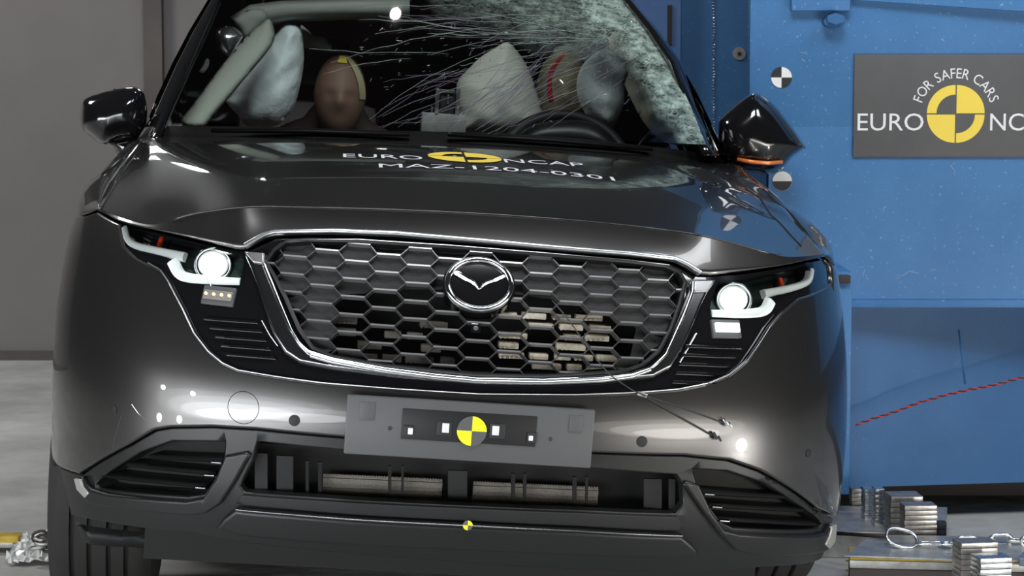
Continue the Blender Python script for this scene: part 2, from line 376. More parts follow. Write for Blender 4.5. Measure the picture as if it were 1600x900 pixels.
def cdt(outline, holes, st, rnd):
    """triangulate outline minus holes; returns pts, tris, loops (index lists), depth-from-edge and outward dir for ring points"""
    loops = [resample(outline, st)] + [resample(h, st) for h in holes]
    loops = [l if (area2(l) > 0) == (k == 0) else l[::-1] for k, l in enumerate(loops)]   # outline ccw, holes cw: outward is to the right
    pts = []; edges = []; li = []; outw = []; dep = []
    for l in loops:
        b = len(pts); n = len(l); li.append(list(range(b, b + n)))
        for k in range(n):
            t = l[(k + 1) % n] - l[k - 1]; t = t / (np.linalg.norm(t) + 1e-12); outw.append(np.array([t[1], -t[0]])); dep.append(0.0)
            pts.append(l[k]); edges.append((b + k, b + (k + 1) % n))
    nb = len(pts)
    if rnd > 0:
        add = []; 
        for fr in (.3, .65, 1.0):
            for k in range(nb):
                p = pts[k] - outw[k] * rnd * fr; add.append((p, outw[k], rnd * fr))
        Pn = np.array([a[0] for a in add]); ok = inside(Pn, loops[0])
        for l in loops[1:]: ok &= ~inside(Pn, l)
        dd = np.min([dist_poly(Pn, l) for l in loops], 0)
        for k, a in enumerate(add):
            if ok[k] and dd[k] > a[2] * .5: pts.append(a[0]); outw.append(a[1]); dep.append(a[2])
    mn = loops[0].min(0); mx = loops[0].max(0)
    gx, gy = np.meshgrid(np.arange(mn[0], mx[0], st), np.arange(mn[1], mx[1], st), indexing='ij')
    G = np.stack([gx.ravel(), gy.ravel()], -1); ok = inside(G, loops[0])
    for l in loops[1:]: ok &= ~inside(G, l)
    dd = np.min([dist_poly(G, l) for l in loops], 0); ok &= dd > max(rnd + st * .6 if rnd > 0 else 0, st * .4)
    for g in G[ok]: pts.append(g); outw.append(np.zeros(2)); dep.append(1e9)
    r = delaunay_2d_cdt([Vector(p) for p in pts], edges, [], 0, 1e-7, True)
    V = np.array([tuple(v) for v in r[0]]); orig = r[3]
    T = np.array([t for t in r[2]], int); C = V[T].mean(1); ok = inside(C, loops[0])
    for l in loops[1:]: ok &= ~inside(C, l)
    T = T[ok]
    O = np.array([outw[o[0]] if len(o) else np.zeros(2) for o in orig]); Dp = np.array([dep[o[0]] if len(o) else 1e9 for o in orig])
    inv_ = {}
    for i, o in enumerate(orig):
        for q in o: inv_[q] = i
    li = [[inv_[q] for q in l] for l in li]
    return V, T, li, O, Dp
def az(p):
    """outline entry -> (a, z): pixel pairs are projected on the nose surface, ('s', a, z) is taken as it is"""
    return np.array(p[1:], float) if p[0] == 's' else np.array(inv(*p))
def panel(name, outline, mat, parent, off=0.0, rnd=.004, rim=.012, st=.02, holes=(), raw=False, offf=None, prof=None):
    conv = (lambda l: [np.asarray(p, float) for p in l]) if raw else (lambda l: [az(p) for p in l])
    V, T, loops, O, Dp = cdt(conv(outline), [conv(h) for h in holes], st, rnd)
    a, z = V[:, 0], V[:, 1]; P = S(a, z); N = Nrm(a, z)
    if offf is not None:
        base = offf(a, z, P); e = .004
        ga = (offf(a + e, z, S(a + e, z)) - offf(a - e, z, S(a - e, z))) / (2 * e); gz = (offf(a, z + e, S(a, z + e)) - offf(a, z - e, S(a, z - e))) / (2 * e)
    else: base = 0; ga = gz = 0 * a
    ta = S(a + .004, z) - S(a - .004, z); ta /= np.linalg.norm(ta, axis=1, keepdims=True); tz = np.cross(ta, N); tz *= np.sign(tz[:, 2:3] + 1e-9)
    Pn = P + N * (np.asarray(off + base) * np.ones(len(a)))[:, None]
    Nn = N - ta * (ga * np.ones(len(a)))[:, None] - tz * (gz * np.ones(len(a)))[:, None]
    if rnd > 0:
        f = np.clip(1 - Dp / rnd, 0, 1); drop = rnd * (1 - np.sqrt(np.maximum(0, 1 - f ** 2)))
        Pn = Pn - N * drop[:, None]; s = f[:, None] * .92
        ow = ta * O[:, :1] + tz * O[:, 1:]
        Nn = Nn * np.sqrt(1 - s ** 2) + ow * s
    Nn /= np.linalg.norm(Nn, axis=1, keepdims=True)
    vs = list(Pn); ns = list(Nn); fs = []
    for t in T:
        c = np.cross(Pn[t[1]] - Pn[t[0]], Pn[t[2]] - Pn[t[0]])
        fs.append(tuple(t) if c @ N[t[0]] > 0 else tuple(t[::-1]))
    if rim:
        for l in loops:
            b = len(vs); n = len(l)
            for i in l:
                o3 = ta[i] * O[i][0] + tz[i] * O[i][1]; vs.append(Pn[i]); ns.append(o3)
            for i in l:
                o3 = ta[i] * O[i][0] + tz[i] * O[i][1]; vs.append(Pn[i] - N[i] * rim); ns.append(o3)
            for k in range(n):
                k2 = (k + 1) % n; q = (b + k, b + k2, b + n + k2, b + n + k)
                fs.append(q[::-1])
    return mesh(name, vs, fs, mat, parent, normals=ns)
def sweep(name, path, prof, mat, parent, off=0.0, closed=False, raw=False, dense=.01, taper=None):
    """ribbon along a path on the nose surface; prof = [(side, height)] closed cross section in metres"""
    A = [np.asarray(p, float) for p in path] if raw else [az(p) for p in path]
    A = resample(A, dense, closed); n = len(A); P = S(A[:, 0], A[:, 1]); N = Nrm(A[:, 0], A[:, 1]); vs = []; fs = []; m = len(prof)
    for i in range(n):
        t = (P[(i + 1) % n] - P[i - 1]) if closed else P[min(i + 1, n - 1)] - P[max(i - 1, 0)]
        t = t / np.linalg.norm(t); s = np.cross(N[i], t); k = taper(i / (n - 1)) if taper else 1
        for (u, h) in prof: vs.append(P[i] + s * u * k + N[i] * (off + h))
    for i in range(n if closed else n - 1):
        j = (i + 1) % n
        for k in range(m): fs.append((i * m + k, i * m + (k + 1) % m, j * m + (k + 1) % m, j * m + k))
    if not closed: fs.append(tuple(range(m))[::-1]); fs.append(tuple((n - 1) * m + k for k in range(m)))
    o = mesh(name, vs, fs, mat, parent); bm = bmesh.new(); bm.from_mesh(o.data); bmesh.ops.recalc_face_normals(bm, faces=bm.faces); bm.to_mesh(o.data); bm.free()
    try: o.data.set_sharp_from_angle(angle=math.radians(50))
    except Exception: pass
    return o
def rprof(w, h, k=3):
    """rounded bar: half width w, height h"""
    return [(-w, -.004), (-w, h * .5), (-w * .8, h * .85), (-w * .4, h), (w * .4, h), (w * .8, h * .85), (w, h * .5), (w, -.004)]
def frame_at(a, z, off=0):
    P = S(a, z); N = Nrm(a, z); ta = S(a + .004, z) - S(a - .004, z); ta /= np.linalg.norm(ta); tz = np.cross(ta, N); tz *= np.sign(tz[2])
    return P + N * off, ta, tz, N
def pillow(name, outline, y0, T, mat, parent, r=None, st=6, wr=0.0, back=.5, plane=None, smooth_out=3, seed=0, world=False):
    """soft closed volume whose outline is measured in the photograph at car depth y0 (plane(px,py) may vary the depth)"""
    ol = np.array(catmull(outline, smooth_out, True)) if smooth_out else np.array(outline, float)
    V, Tt, loops, O, Dp = cdt(ol, [], st, 0)
    d = dist_poly(V, ol); r = r or d.max() * .98; d[loops[0]] = 0
    k = np.sqrt(np.clip(1 - (1 - np.clip(d / r, 0, 1)) ** 2, 0, 1)); rs = np.random.default_rng(seed)
    ph = rs.uniform(0, 6, 8); fr = rs.uniform(.03, .11, 8); an = rs.uniform(0, 3.14, 8)
    w = sum(np.sin((V[:, 0] * np.cos(an[i]) + V[:, 1] * np.sin(an[i])) * fr[i] * 2 + ph[i]) for i in range(8)) / 8
    fn = (lambda x, y, yy: at(x, y, yy)) if world else lat
    vs = []; fs = []
    for sgn, th in ((-1, T), (1, T * back)):
        for i, (x, y) in enumerate(V):
            yy = (plane(x, y) if plane else y0) + sgn * (k[i] * th + (w[i] * wr * k[i]))
            vs.append(fn(x, y, yy) if sgn < 0 or back else fn(x, y, yy))
    n = len(V)
    for t in Tt:
        fs.append(tuple(t)); fs.append(tuple(int(q) + n for q in t[::-1]))
    bm = bmesh.new(); bv = [bm.verts.new(tuple(v)) for v in vs]
    for f in fs: bm.faces.new([bv[i] for i in f])
    bmesh.ops.remove_doubles(bm, verts=bm.verts, dist=1e-5)
    return frombm(name, bm, mat, parent, True, 75)
def loft(rows, mat, name, parent, flip=False, sharp=None, thick=0):
    n = len(rows[0]); vs = [v for r in rows for v in r]; fs = []
    for i in range(len(rows) - 1):
        for k in range(n - 1):
            q = (i * n + k, i * n + k + 1, (i + 1) * n + k + 1, (i + 1) * n + k); fs.append(q[::-1] if flip else q)
    o = mesh(name, vs, fs, mat, parent, sharp=sharp)
    if thick:
        md = o.modifiers.new('thickness', 'SOLIDIFY'); md.thickness = thick; md.offset = -1
    return o
# ---- lettering
def letters(s, size=1.0, font_spacing=1.0):
    cu = bpy.data.curves.new('tmp_text', 'FONT'); cu.body = s; cu.size = size; cu.space_character = font_spacing; cu.resolution_u = 3
    ob = bpy.data.objects.new('tmp_text', cu); COL.objects.link(ob); bpy.context.view_layer.update()
    dg = bpy.context.evaluated_depsgraph_get(); me = bpy.data.meshes.new_from_object(ob.evaluated_get(dg))
    V = np.array([tuple(v.co) for v in me.vertices])[:, :2]; Fc = [tuple(p.vertices) for p in me.polygons]
    bpy.data.objects.remove(ob); bpy.data.curves.remove(cu); bpy.data.meshes.remove(me)
    V = V - V.min(0); return V, Fc
def fit_text(s, x0, x1, y0, y1):
    V, Fc = letters(s); mx = V.max(0); V = V / mx * np.array([x1 - x0, y1 - y0]) + np.array([x0, y0]); return V, Fc

def lrp(x, xs, ys): return float(np.interp(x, xs, ys))
def w2(p): return RM @ np.asarray(p, float) + CT      # car-local to world
# ------------------------------------------------------------------ the hall
def quad_plane(name, x0, x1, y0, y1, z, mat):
    return mesh(name, [(x0, y0, z), (x1, y0, z), (x1, y1, z), (x0, y1, z)], [(0, 1, 2, 3)], mat, None, False)
fl = quad_plane('floor', -9, 9, -8, 9, 0, 'floor'); tag(fl, kind='structure')
WY = float(on_z(40, 562, 0)[1])
wl = box('wall_back', (-3.0, WY + .1, 1.05), (8.0, .2, 2.1), 'wall'); tag(wl, kind='structure')
pa = at(225, 100, WY - .05); pb = at(254, 100, WY - .05)
po = box('trim_post', ((pa[0] + pb[0]) / 2, WY - .03, 1.05), (pb[0] - pa[0], .06, 2.1), 'post'); tag(po, kind='structure')
bs = box('baseboard_back', (-3.0, WY - .012, .02), (8.0, .024, .04), 'post'); tag(bs, kind='structure')

# ------------------------------------------------------------------ the car
car = empty('car', (X0, 0, 0), (0, ROLL, YAW))
tag(car, 'dark grey metallic car with lit headlights and a shattered windscreen beside the blue barrier', 'car')
skin_top = [(152, 330), (187, 349), (192, 383), (212, 402), (250, 421), (262, 438), (285, 482), (303, 520), (325, 548), (348, 567), (372, 578), (430, 588), (500, 598), (620, 608), (750, 616), (900, 617),
            (1000, 613), (1060, 608), (1105, 599), (1140, 585), (1165, 565), (1185, 537), (1202, 510), (1222, 487), (1250, 465), (1285, 452), (1302, 440), (1300, 418), (1290, 404)]
skin_bot = [(1304, 806), (1280, 795), (1240, 765), (1190, 736), (1140, 719), (1070, 712), (930, 708), (720, 700), (540, 684), (400, 671), (330, 667), (265, 668), (240, 672), (200, 695), (150, 722), (122, 741), (88, 727)]
def arch(cx, cz, r, s, t0, t1, n=9):     # wheel arch in (a, z), measured along the flank
    return [('s', s * (cx - r * math.cos(t)), cz + r * math.sin(t)) for t in np.linspace(t0, t1, n)]
outline = skin_top + [('s', 1.05, .905), ('s', 1.3, .90), ('s', 2.11, .90), ('s', 2.11, .34)] + arch(1.62, .42, .41, 1, 3.02, .15, 17) + [('s', 1.11, .335)] + skin_bot + \
    [('s', -1.13, .36)] + arch(1.62, .33, .42, -1, .1, 3.04, 17) + [('s', -2.11, .30), ('s', -2.11, .90), ('s', -1.3, .90), ('s', -1.05, .905)]
skin = panel('front_bumper', outline, 'paint', car, 0, .006, .02, .024)
# hood: nose band and top
R0 = [(152, 328), (190, 345), (240, 357), (300, 371), (350, 383), (383, 388), (428, 367), (520, 364), (620, 368), (750, 378), (880, 390), (980, 398), (1052, 406), (1092, 428), (1150, 424), (1220, 414), (1262, 406), (1289, 401)]
RC = [(153, 325), (193, 341), (240, 351), (300, 335), (350, 327), (383, 324), (428, 323), (520, 325), (620, 328), (750, 334), (880, 343), (980, 352), (1052, 361), (1100, 369), (1150, 381), (1220, 400), (1262, 400), (1288, 397)]
G = [0, .003, .008, .030, .045, .05, .055, .058, .06, .06, .06, .058, .055, .05, .035, .014, .006, .002]
r0 = []; rc = []
for (p, c, g) in zip(R0, RC, G):
    s_ = S(*inv(*p)); r0.append(s_); rc.append(lat(c[0], c[1], s_[1] + g))
NU = 97
def dens(row):
    d = catmull(row, 12); d = np.array(d); t = np.linspace(0, len(d) - 1, NU); return np.stack([np.interp(t, np.arange(len(d)), d[:, k]) for k in range(3)], -1)
r0d = dens(r0); rcd = dens(rc)
cowl_px = [(215, 215), (240, 212), (450, 214), (600, 218), (740, 223), (860, 230), (1000, 241), (1090, 251), (1118, 254)]
cw = np.array([lat(px, py, lrp(px, [215, 300, 680, 1040, 1118], [1.42, 1.34, 1.27, 1.34, 1.42])) for px, py in cowl_px])
def gs(v, sig):
    k = int(4 * sig); ker = np.exp(-.5 * (np.arange(-k, k + 1) / sig) ** 2); ker /= ker.sum()
    return np.stack([np.convolve(np.concatenate([2 * v[0, c] - v[k:0:-1, c], v[:, c], 2 * v[-1, c] - v[-2:-k - 2:-1, c]]), ker, 'valid') for c in range(3)], -1)
rcs = gs(rcd, 5)
xb = rcd[:, 0] * (.80 / .83); bk = np.stack([xb, np.interp(xb, cw[:, 0], cw[:, 1]), np.interp(xb, cw[:, 0], cw[:, 2])], -1); bk = gs(bk, 3)
NV = 40; rows = []
dent = lat(1100, 285, 1.12); dent2 = lat(1190, 330, .85)
for j in range(NV + 1):
    v = j / NV; w = min(1, v * 5); w = w * w * (3 - 2 * w)
    base = rcd * (1 - w) + rcs * w; P = base * (1 - v) + bk * v
    xn = np.clip(np.abs(P[:, 0]) / .83, 0, 1)
    P = P.copy(); P[:, 2] += (.022 * (1 - xn ** 2) + .006) * 4 * v * (1 - v)
    # raised shoulders of the power bulge
    for q, amp, sx, sy_, fr in ((dent, .010, .085, .12, 48), (dent2, .007, .07, .16, 30)):
        dx = P[:, 0] - q[0]; dy = P[:, 1] - q[1]
        P[:, 2] += amp * np.exp(-(dx / sx) ** 2 - (dy / sy_) ** 2) * np.sin(fr * dx + 20 * dy + 1.0)
    rows.append(P)
nose = [r0d * (1 - t) + rcd * t + np.array([0, -.003, .001]) * 4 * t * (1 - t) * np.clip(np.array([lrp(k, [0, 16, 28, 68, 84, 96], [0, 0, 1, 1, 0, 0]) for k in range(NU)]), 0, 1)[:, None] for t in np.linspace(0, 1, 8)[:-1]]
hood = loft(nose + rows, 'paint', 'hood', car, flip=False, thick=.01)
hood.data.set_sharp_from_angle(angle=math.radians(17))
hbv = BVHTree.FromPolygons([Vector(p) for r in rows for p in r], [(i * NU + k, i * NU + k + 1, (i + 1) * NU + k + 1, (i + 1) * NU + k) for i in range(NV) for k in range(NU - 1)])
tube('crease_highlight_bead', [rows[0][k] + np.array([0, -.001, .0005]) for k in range(14, NU - 12)], .0016, 'paint', hood, 6)  # bead added along the crease to catch a thin highlight
tube('shut_line', [rows[j][91] + np.array([0, 0, .0005]) for j in range(3, 31)], .0018, 'black', hood, 6)
def on_hood(x, y, off=.0015):
    h = hbv.ray_cast(Vector((x, y, 2)), Vector((0, 0, -1)))
    return None if h[0] is None else Vector((x, y, h[0].z + off))
# fenders from the hood side down to the flank
for s, k, ys in ((-1, 0, None), (1, NU - 1, None)):
    e = [rows[j][k] for j in range(0, NV + 1, 4)]; e.append(e[-1] + np.array([0, .35, .02]))
    top = np.array(e); low = np.array([S(s * (1.0 + (p[1] - .45) * 1.0), .90) for p in top]); low[0] = top[0] + np.array([0, .002, -.003])
    for i in range(len(low)): low[i][1] = top[i][1]
    R = []
    for t in np.linspace(0, 1, 9):
        b = top * (1 - t) + low * t; n = np.array([s * .035, 0, .026]); b = b + n * (4 * t * (1 - t)) * np.clip((top[:, 1:2] - top[0, 1]) * 4, 0, 1) * .8; R.append(b)
    loft(R, 'paint', 'fender', car, flip=(s > 0), thick=.004)
    # flank behind the wheel: door skin to the tail
    yy = np.linspace(1.5, 4.35, 12); fl_rows = []
    for z, dx in ((1.03, -.10), (.98, -.04), (.90, -.015), (.7, 0), (.5, .0), (.35, -.02), (.26, -.06)):
        fl_rows.append([np.array([s * (W0 * .985 + dx - max(0, y - 3.4) ** 2 * .12), y, z]) for y in yy])
    loft(fl_rows, 'paint', 'door', car, flip=(s > 0), thick=.01)
# garnish: gloss black field that carries grille and lamps
grille_open = [(415, 408), (428, 390), (446, 377), (480, 374), (560, 376), (700, 385), (850, 397), (980, 408), (1040, 415), (1062, 425), (1071, 440), (1062, 475), (1048, 515), (1030, 548), (1004, 570), (975, 580),
               (850, 588), (740, 586), (600, 571), (520, 557), (488, 543), (468, 515), (445, 462), (428, 430)]
lampL = [(187, 349), (193, 374), (206, 389), (252, 403), (262, 412), (270, 430), (288, 442), (372, 448), (380, 436), (386, 405), (380, 394), (300, 374), (240, 360), (192, 347)]
lampR = [(1278, 409), (1277, 432), (1268, 447), (1218, 466), (1206, 480), (1188, 494), (1114, 493), (1106, 482), (1110, 462), (1120, 436), (1180, 427), (1225, 418), (1262, 409)]
gt = list(reversed(R0)); gtop = [(1288, 405), (1262, 410), (1220, 418), (1150, 428), (1092, 431), (1052, 410), (980, 402), (880, 394), (750, 382), (620, 372), (520, 368), (430, 371), (386, 391), (350, 387), (300, 375), (240, 361), (190, 349), (155, 333)]
panel('nose_garnish', skin_top[1:-1] + gtop[0:17], 'gloss', car, -.008, 0, .03, .022, holes=[grille_open,
      [(196, 352), (201, 374), (212, 386), (256, 400), (268, 411), (276, 428), (291, 438), (368, 443), (374, 434), (380, 405), (374, 397), (300, 379), (240, 365)],
      [(1271, 414), (1270, 430), (1262, 443), (1214, 461), (1201, 476), (1184, 489), (1118, 488), (1112, 480), (1116, 463), (1125, 441), (1180, 432), (1225, 423), (1260, 415)]])
# dark structure behind the nose, and radiators seen through the openings
def inner_box(name, x0, x1, y0, y1, z0, z1, mat, parent=car): return box(name, ((x0 + x1) / 2, (y0 + y1) / 2, (z0 + z1) / 2), (x1 - x0, y1 - y0, z1 - z0), mat, parent)
inner_box('engine_bay', -.62, .62, .30, 1.2, .26, .86, 'black')
inner_box('engine_bay', -.76, .76, .55, 1.3, .72, .87, 'black')
inner_box('undertray', -.66, .66, .28, 4.0, .20, .27, 'black')
def slab_px(name, poly, y, mat, parent, th=.02, st=12):
    V, T, loops, O, Dp = cdt(poly, [], st, 0); n = len(V)
    vs = [lat(p[0], p[1], y) for p in V] + [lat(p[0], p[1], y) + np.array([0, th, 0]) for p in V]; fs = [tuple(t) for t in T] + [tuple(int(q) + n for q in t[::-1]) for t in T]
    l = loops[0]; m = len(l)
    for k in range(m): fs.append((l[k], l[(k + 1) % m], l[(k + 1) % m] + n, l[k] + n))
    bm = bmesh.new(); bv = [bm.verts.new(tuple(v)) for v in vs]
    for f in fs:
        try: bm.faces.new([bv[i] for i in f])
        except ValueError: pass
    return frombm(name, bm, mat, parent, True, 30)
# upper grille: cooler parts behind the mesh (right of the badge), horn shells left of it
def cooler(name, x0, x1, ytop, ybot, mat, y, nrows, tilt=.06, seed=1, part='radiator'):
    rs = random.Random(seed); bm = bmesh.new()
    for r in range(nrows):
        c = 0
        x = x0
        while x < x1:
            w = rs.uniform(24, 48); py = ytop + (ybot - ytop) * (r + .5) / nrows + (x - x0) * tilt; hgt = (ybot - ytop) / nrows * .62
            if rs.random() < .85:
                c0 = lat(x + w / 2, py, y + rs.uniform(-.01, .01)); sx = w * .00128; sz = hgt * .00128
                add_box(bm, c0, (sx, .03, sz), None, min(sx, sz) * .2)
                for k in range(int(w / 7)):
                    q = lat(x + 4 + k * 7, py + hgt * .42, y - .016); add_box(bm, q, (.003, .008, .0035))
            x += w + rs.uniform(3, 9)
    return frombm(part, bm, mat, car)
cooler('c', 778, 945, 484, 578, 'cream', .135, 6, .03, 3, 'intercooler')
cooler('c', 520, 690, 490, 565, 'horn', .16, 4, .05, 5, 'intercooler')
tube('bracket_tube', [lat(508, 455, .22), lat(507, 520, .22), lat(506, 570, .22)], .006, 'radiator', car)
# ---- grille mesh
gpoly = np.array([az(p) for p in grille_open]); ga0, gz0 = az((502, 419)); pitch = .0655; zp = .0350
za = az((743, 503))[1]
za = za if True else gz0
segs = []; hexes = []; hb = .0235
def lat_node(i, j, e): return np.array([i * pitch + e * hb, za + j * zp + (.0175 if i % 2 else 0)])
for i in range(-8, 9):
    for j in range(-6, 8):
        a_, b_ = lat_node(i, j, -1), lat_node(i, j, 1); segs.append((a_, b_, 1))
        for dj in ((0, -1) if i % 2 == 0 else (0, 1)):
            segs.append((b_, lat_node(i + 1, j + dj, -1), 0))
        hx = [lat_node(i, j, -1), lat_node(i, j, 1), None, lat_node(i, j + 1, 1), lat_node(i, j + 1, -1), None]
        zc = za + j * zp + (.0175 if i % 2 else 0) + zp / 2
        hx[2] = np.array([i * pitch + pitch - hb, zc]); hx[5] = np.array([i * pitch - pitch + hb, zc]); hexes.append((np.array([i * pitch, zc]), hx))
def clip_seg(a, b):
    ia, ib = bool(inside(a, gpoly)), bool(inside(b, gpoly))
    if ia and ib: return a, b
    if not ia and not ib: return None
    lo, hi = (a, b) if ia else (b, a)
    p, q = lo, hi
    for _ in range(12):
        m = (p + q) / 2
        if inside(m, gpoly): p = m
        else: q = m
    return (lo, p)
bm = bmesh.new()
for a_, b_, bar in segs:
    c = clip_seg(a_, b_)
    if c is None: continue
    p, q = c
    P0, P1 = S(*p), S(*q); N0 = Nrm(*((p + q) / 2)); t = P1 - P0; L = np.linalg.norm(t)
    if L < .004: continue
    t /= L; s = np.cross(N0, t); th = .0022 if bar else .0012; dpt = .020; nf = -.002 if bar else -.006
    vs = []
    for P in (P0 - t * .001, P1 + t * .001):
        for (u, h) in ((-th, nf - dpt), (th * 1.3, nf - dpt), (th * .8, nf), (-th * .8, nf)): vs.append(bm.verts.new(tuple(P + s * u * 1.0 + N0 * h)))
    for k in range(4):
        f_ = bm.faces.new([vs[k], vs[(k + 1) % 4], vs[4 + (k + 1) % 4], vs[4 + k]])
        if bar: f_.material_index = 1  # horizontal bars take a lighter grey that paints in their highlights
    bm.faces.new(vs[:4][::-1]); bm.faces.new(vs[4:])
grille = frombm('grille_mesh', bm, 'rib', car, False); grille.data.materials.append(M['bar'])
bm = bmesh.new()
openpx = [(528, 440), (575, 452), (620, 440), (700, 440), (800, 450), (880, 462), (930, 480), (985, 492), (1010, 505), (1000, 560), (960, 590), (740, 590), (560, 560), (505, 540), (500, 460)]
opaz = np.array([az(p) for p in openpx])
closed_extra = [az(p) for p in ((743, 540), (760, 575), (690, 470))]
for c, hx in hexes:
    if dist_poly(c, gpoly) > .001 and not inside(c, gpoly) and dist_poly(c, gpoly) > .02: continue
    if inside(c, opaz): continue
    vs = []
    for p in hx:
        p = np.array(p)
        if not inside(p, gpoly):
            u, v = c, p
            if not inside(c, gpoly): u = None; break
            for _ in range(10):
                m = (u + v) / 2
                if inside(m, gpoly): u = m
                else: v = m
            p = u
        vs.append(bm.verts.new(tuple(S(*p) - Nrm(*p) * .017)))
    if len(vs) < 6: continue
    cv = bm.verts.new(tuple(S(*c) - Nrm(*c) * .022))
    for k in range(6): bm.faces.new([vs[k], vs[(k + 1) % 6], cv])
panel('grille_backing', grille_open, 'blank', car, -.026, 0, 0, .02, holes=[[(522, 454), (575, 452), (620, 446), (700, 446), (800, 452), (880, 464), (930, 480), (980, 494), (1000, 508), (990, 556), (955, 572), (850, 578), (740, 577), (600, 562), (530, 548), (508, 520)]])
blank = frombm('grille_blank', bm, 'blank', car, False)
# frame lip around the opening and chrome
sweep('grille_lip', grille_open, [(-.004, -.028), (-.004, .0), (0, .003), (.004, 0), (.004, -.028)], 'satin', car, closed=True)
topc = [(384, 386), (398, 378), (414, 369), (430, 364.5), (520, 363), (620, 367), (750, 378), (880, 390), (980, 398), (1052, 406), (1072, 415), (1092, 428)]
sweep('chrome_strip', topc, rprof(.0050, .008), 'chrome', car, .004)
sweep('chrome_strip', [(440, 375), (560, 375), (700, 384), (850, 396), (980, 407), (1045, 415)], rprof(.0012, .004), 'blade', car, .0)
bladeL = [(381, 394), (415, 397), (416, 415), (428, 445), (440, 475), (456, 515), (470, 538), (484, 551), (520, 561), (600, 576), (740, 590), (750, 599), (640, 592), (520, 577), (468, 567), (446, 552), (428, 525), (414, 487), (404, 452), (392, 420)]
bladeR = [(1117, 439), (1083, 440), (1079, 455), (1066, 490), (1052, 522), (1038, 552), (1018, 572), (985, 583), (850, 593), (740, 590), (750, 599), (850, 600), (980, 594), (1020, 590), (1048, 575), (1066, 545), (1082, 510), (1095, 478), (1106, 455)]
panel('grille_surround', bladeL, 'blade', car, .006, .008, .014, .012)
panel('grille_surround', bladeR, 'blade', car, .006, .008, .014, .012)
chL = [(415, 416), (427, 445), (439, 476), (455, 515), (468, 537), (482, 550), (520, 562), (600, 577), (680, 587), (745, 593), (850, 595), (940, 590), (985, 585), (1018, 574), (1038, 555), (1052, 524), (1066, 492), (1079, 458), (1080, 443)]
sweep('chrome_strip', chL, rprof(.0032, .007), 'brightchrome', car, .006)
sweep('chrome_strip', [(486, 556), (520, 566), (600, 581), (680, 591), (745, 597), (850, 599), (940, 595), (985, 589), (1014, 578)], rprof(.0042, .006), 'chrome', car, .006)
panel('surround_cap', [(384, 396), (414, 398), (414, 415), (398, 413)], 'cap', car, .012, .003, .008, .01)
panel('surround_cap', [(1082, 441), (1114, 440), (1102, 458), (1081, 459)], 'cap', car, .012, .003, .008, .01)
# thin bright edge between paint and garnish
sweep('chrome_edge', [(232, 411), (250, 421), (262, 438), (285, 482), (303, 520), (325, 548), (348, 567), (372, 578), (430, 588), (500, 598), (620, 608), (750, 616), (900, 617), (1000, 613), (1060, 608), (1105, 599)], rprof(.0013, .003), 'chrome', car, .001)
sweep('chrome_edge', [(1105, 599), (1140, 585), (1165, 565), (1185, 537), (1202, 510), (1219, 489)], rprof(.0022, .005), 'blade', car, .001)
# ---- badge
bo, bx, bz, bn = frame_at(*az((748, 447)), .0)
def onf(fr, u, v, h): return fr[0] + fr[1] * u + fr[2] * v + fr[3] * h
fb = (bo, bx, bz, bn)
def disc(name, fr, rx, rz, h0, h1, mat, parent, dome=0, seg=48, cu=0, cv=0):
    vs = []; fs = []
    for h in (h0, h1):
        for k in range(seg): t = 2 * math.pi * k / seg; vs.append(onf(fr, cu + rx * math.cos(t), cv + rz * math.sin(t), h))
    R = 4; base = seg
    for k in range(seg): fs.append((k, (k + 1) % seg, seg + (k + 1) % seg, seg + k))
    for r in range(1, R):
        f = 1 - r / R
        for k in range(seg): t = 2 * math.pi * k / seg; vs.append(onf(fr, cu + rx * f * math.cos(t), cv + rz * f * math.sin(t), h1 + dome * (1 - f * f)))
        b2 = len(vs) - seg
        for k in range(seg): fs.append((base + k, base + (k + 1) % seg, b2 + (k + 1) % seg, b2 + k))
        base = b2
    vs.append(onf(fr, cu, cv, h1 + dome)); c = len(vs) - 1
    for k in range(seg): fs.append((base + k, base + (k + 1) % seg, c))
    o = mesh(name, vs, fs, mat, parent); 
    bm = bmesh.new(); bm.from_mesh(o.data); bmesh.ops.recalc_face_normals(bm, faces=bm.faces); bm.to_mesh(o.data); bm.free(); o.data.set_sharp_from_angle(angle=math.radians(40)); return o
badge = disc('badge', fb, .075, .062, -.03, .006, 'gloss', car, .003)
ring = [onf(fb, .0655 * math.cos(t), .0535 * math.sin(t), .012) for t in np.linspace(0, 2 * math.pi, 64, endpoint=False)]
tube('badge_ring', ring, .0062, 'brightchrome', badge, 12, True)
def strip_curve(name, pts, ws, fr, h, hh, mat, parent):
    P = np.array(pts, float); n = len(P); vs = []; fs = []
    for i in range(n):
        t = P[min(i + 1, n - 1)] - P[max(i - 1, 0)]; t /= np.linalg.norm(t); s = np.array([-t[1], t[0]]); w = ws[i]
        for (u, q) in ((-w, h), (-w * .9, h + hh * .6), (0, h + hh), (w * .9, h + hh * .6), (w, h)): vs.append(onf(fr, *(P[i] + s * u), q))
    for i in range(n - 1):
        for k in range(4): fs.append((i * 5 + k, i * 5 + k + 1, i * 5 + 6 + k, i * 5 + 5 + k))
    o = mesh(name, vs, fs, mat, parent); bm = bmesh.new(); bm.from_mesh(o.data); bmesh.ops.recalc_face_normals(bm, faces=bm.faces); bm.to_mesh(o.data); bm.free(); o.data.set_sharp_from_angle(angle=math.radians(30)); return o
for s in (-1, 1):
    pts = catmull([(s * .0620, .004), (s * .0585, .022), (s * .049, .0225), (s * .030, .012), (s * .012, .003), (0, -.011)], 6)
    ws = np.interp(np.linspace(0, 1, len(pts)), [0, .18, .45, .8, 1], [.001, .004, .0055, .0045, .0016])
    strip_curve('badge_wing', pts, ws, fb, .008, .007, 'brightchrome', badge)
fc = frame_at(*az((743, 513)), -.004)
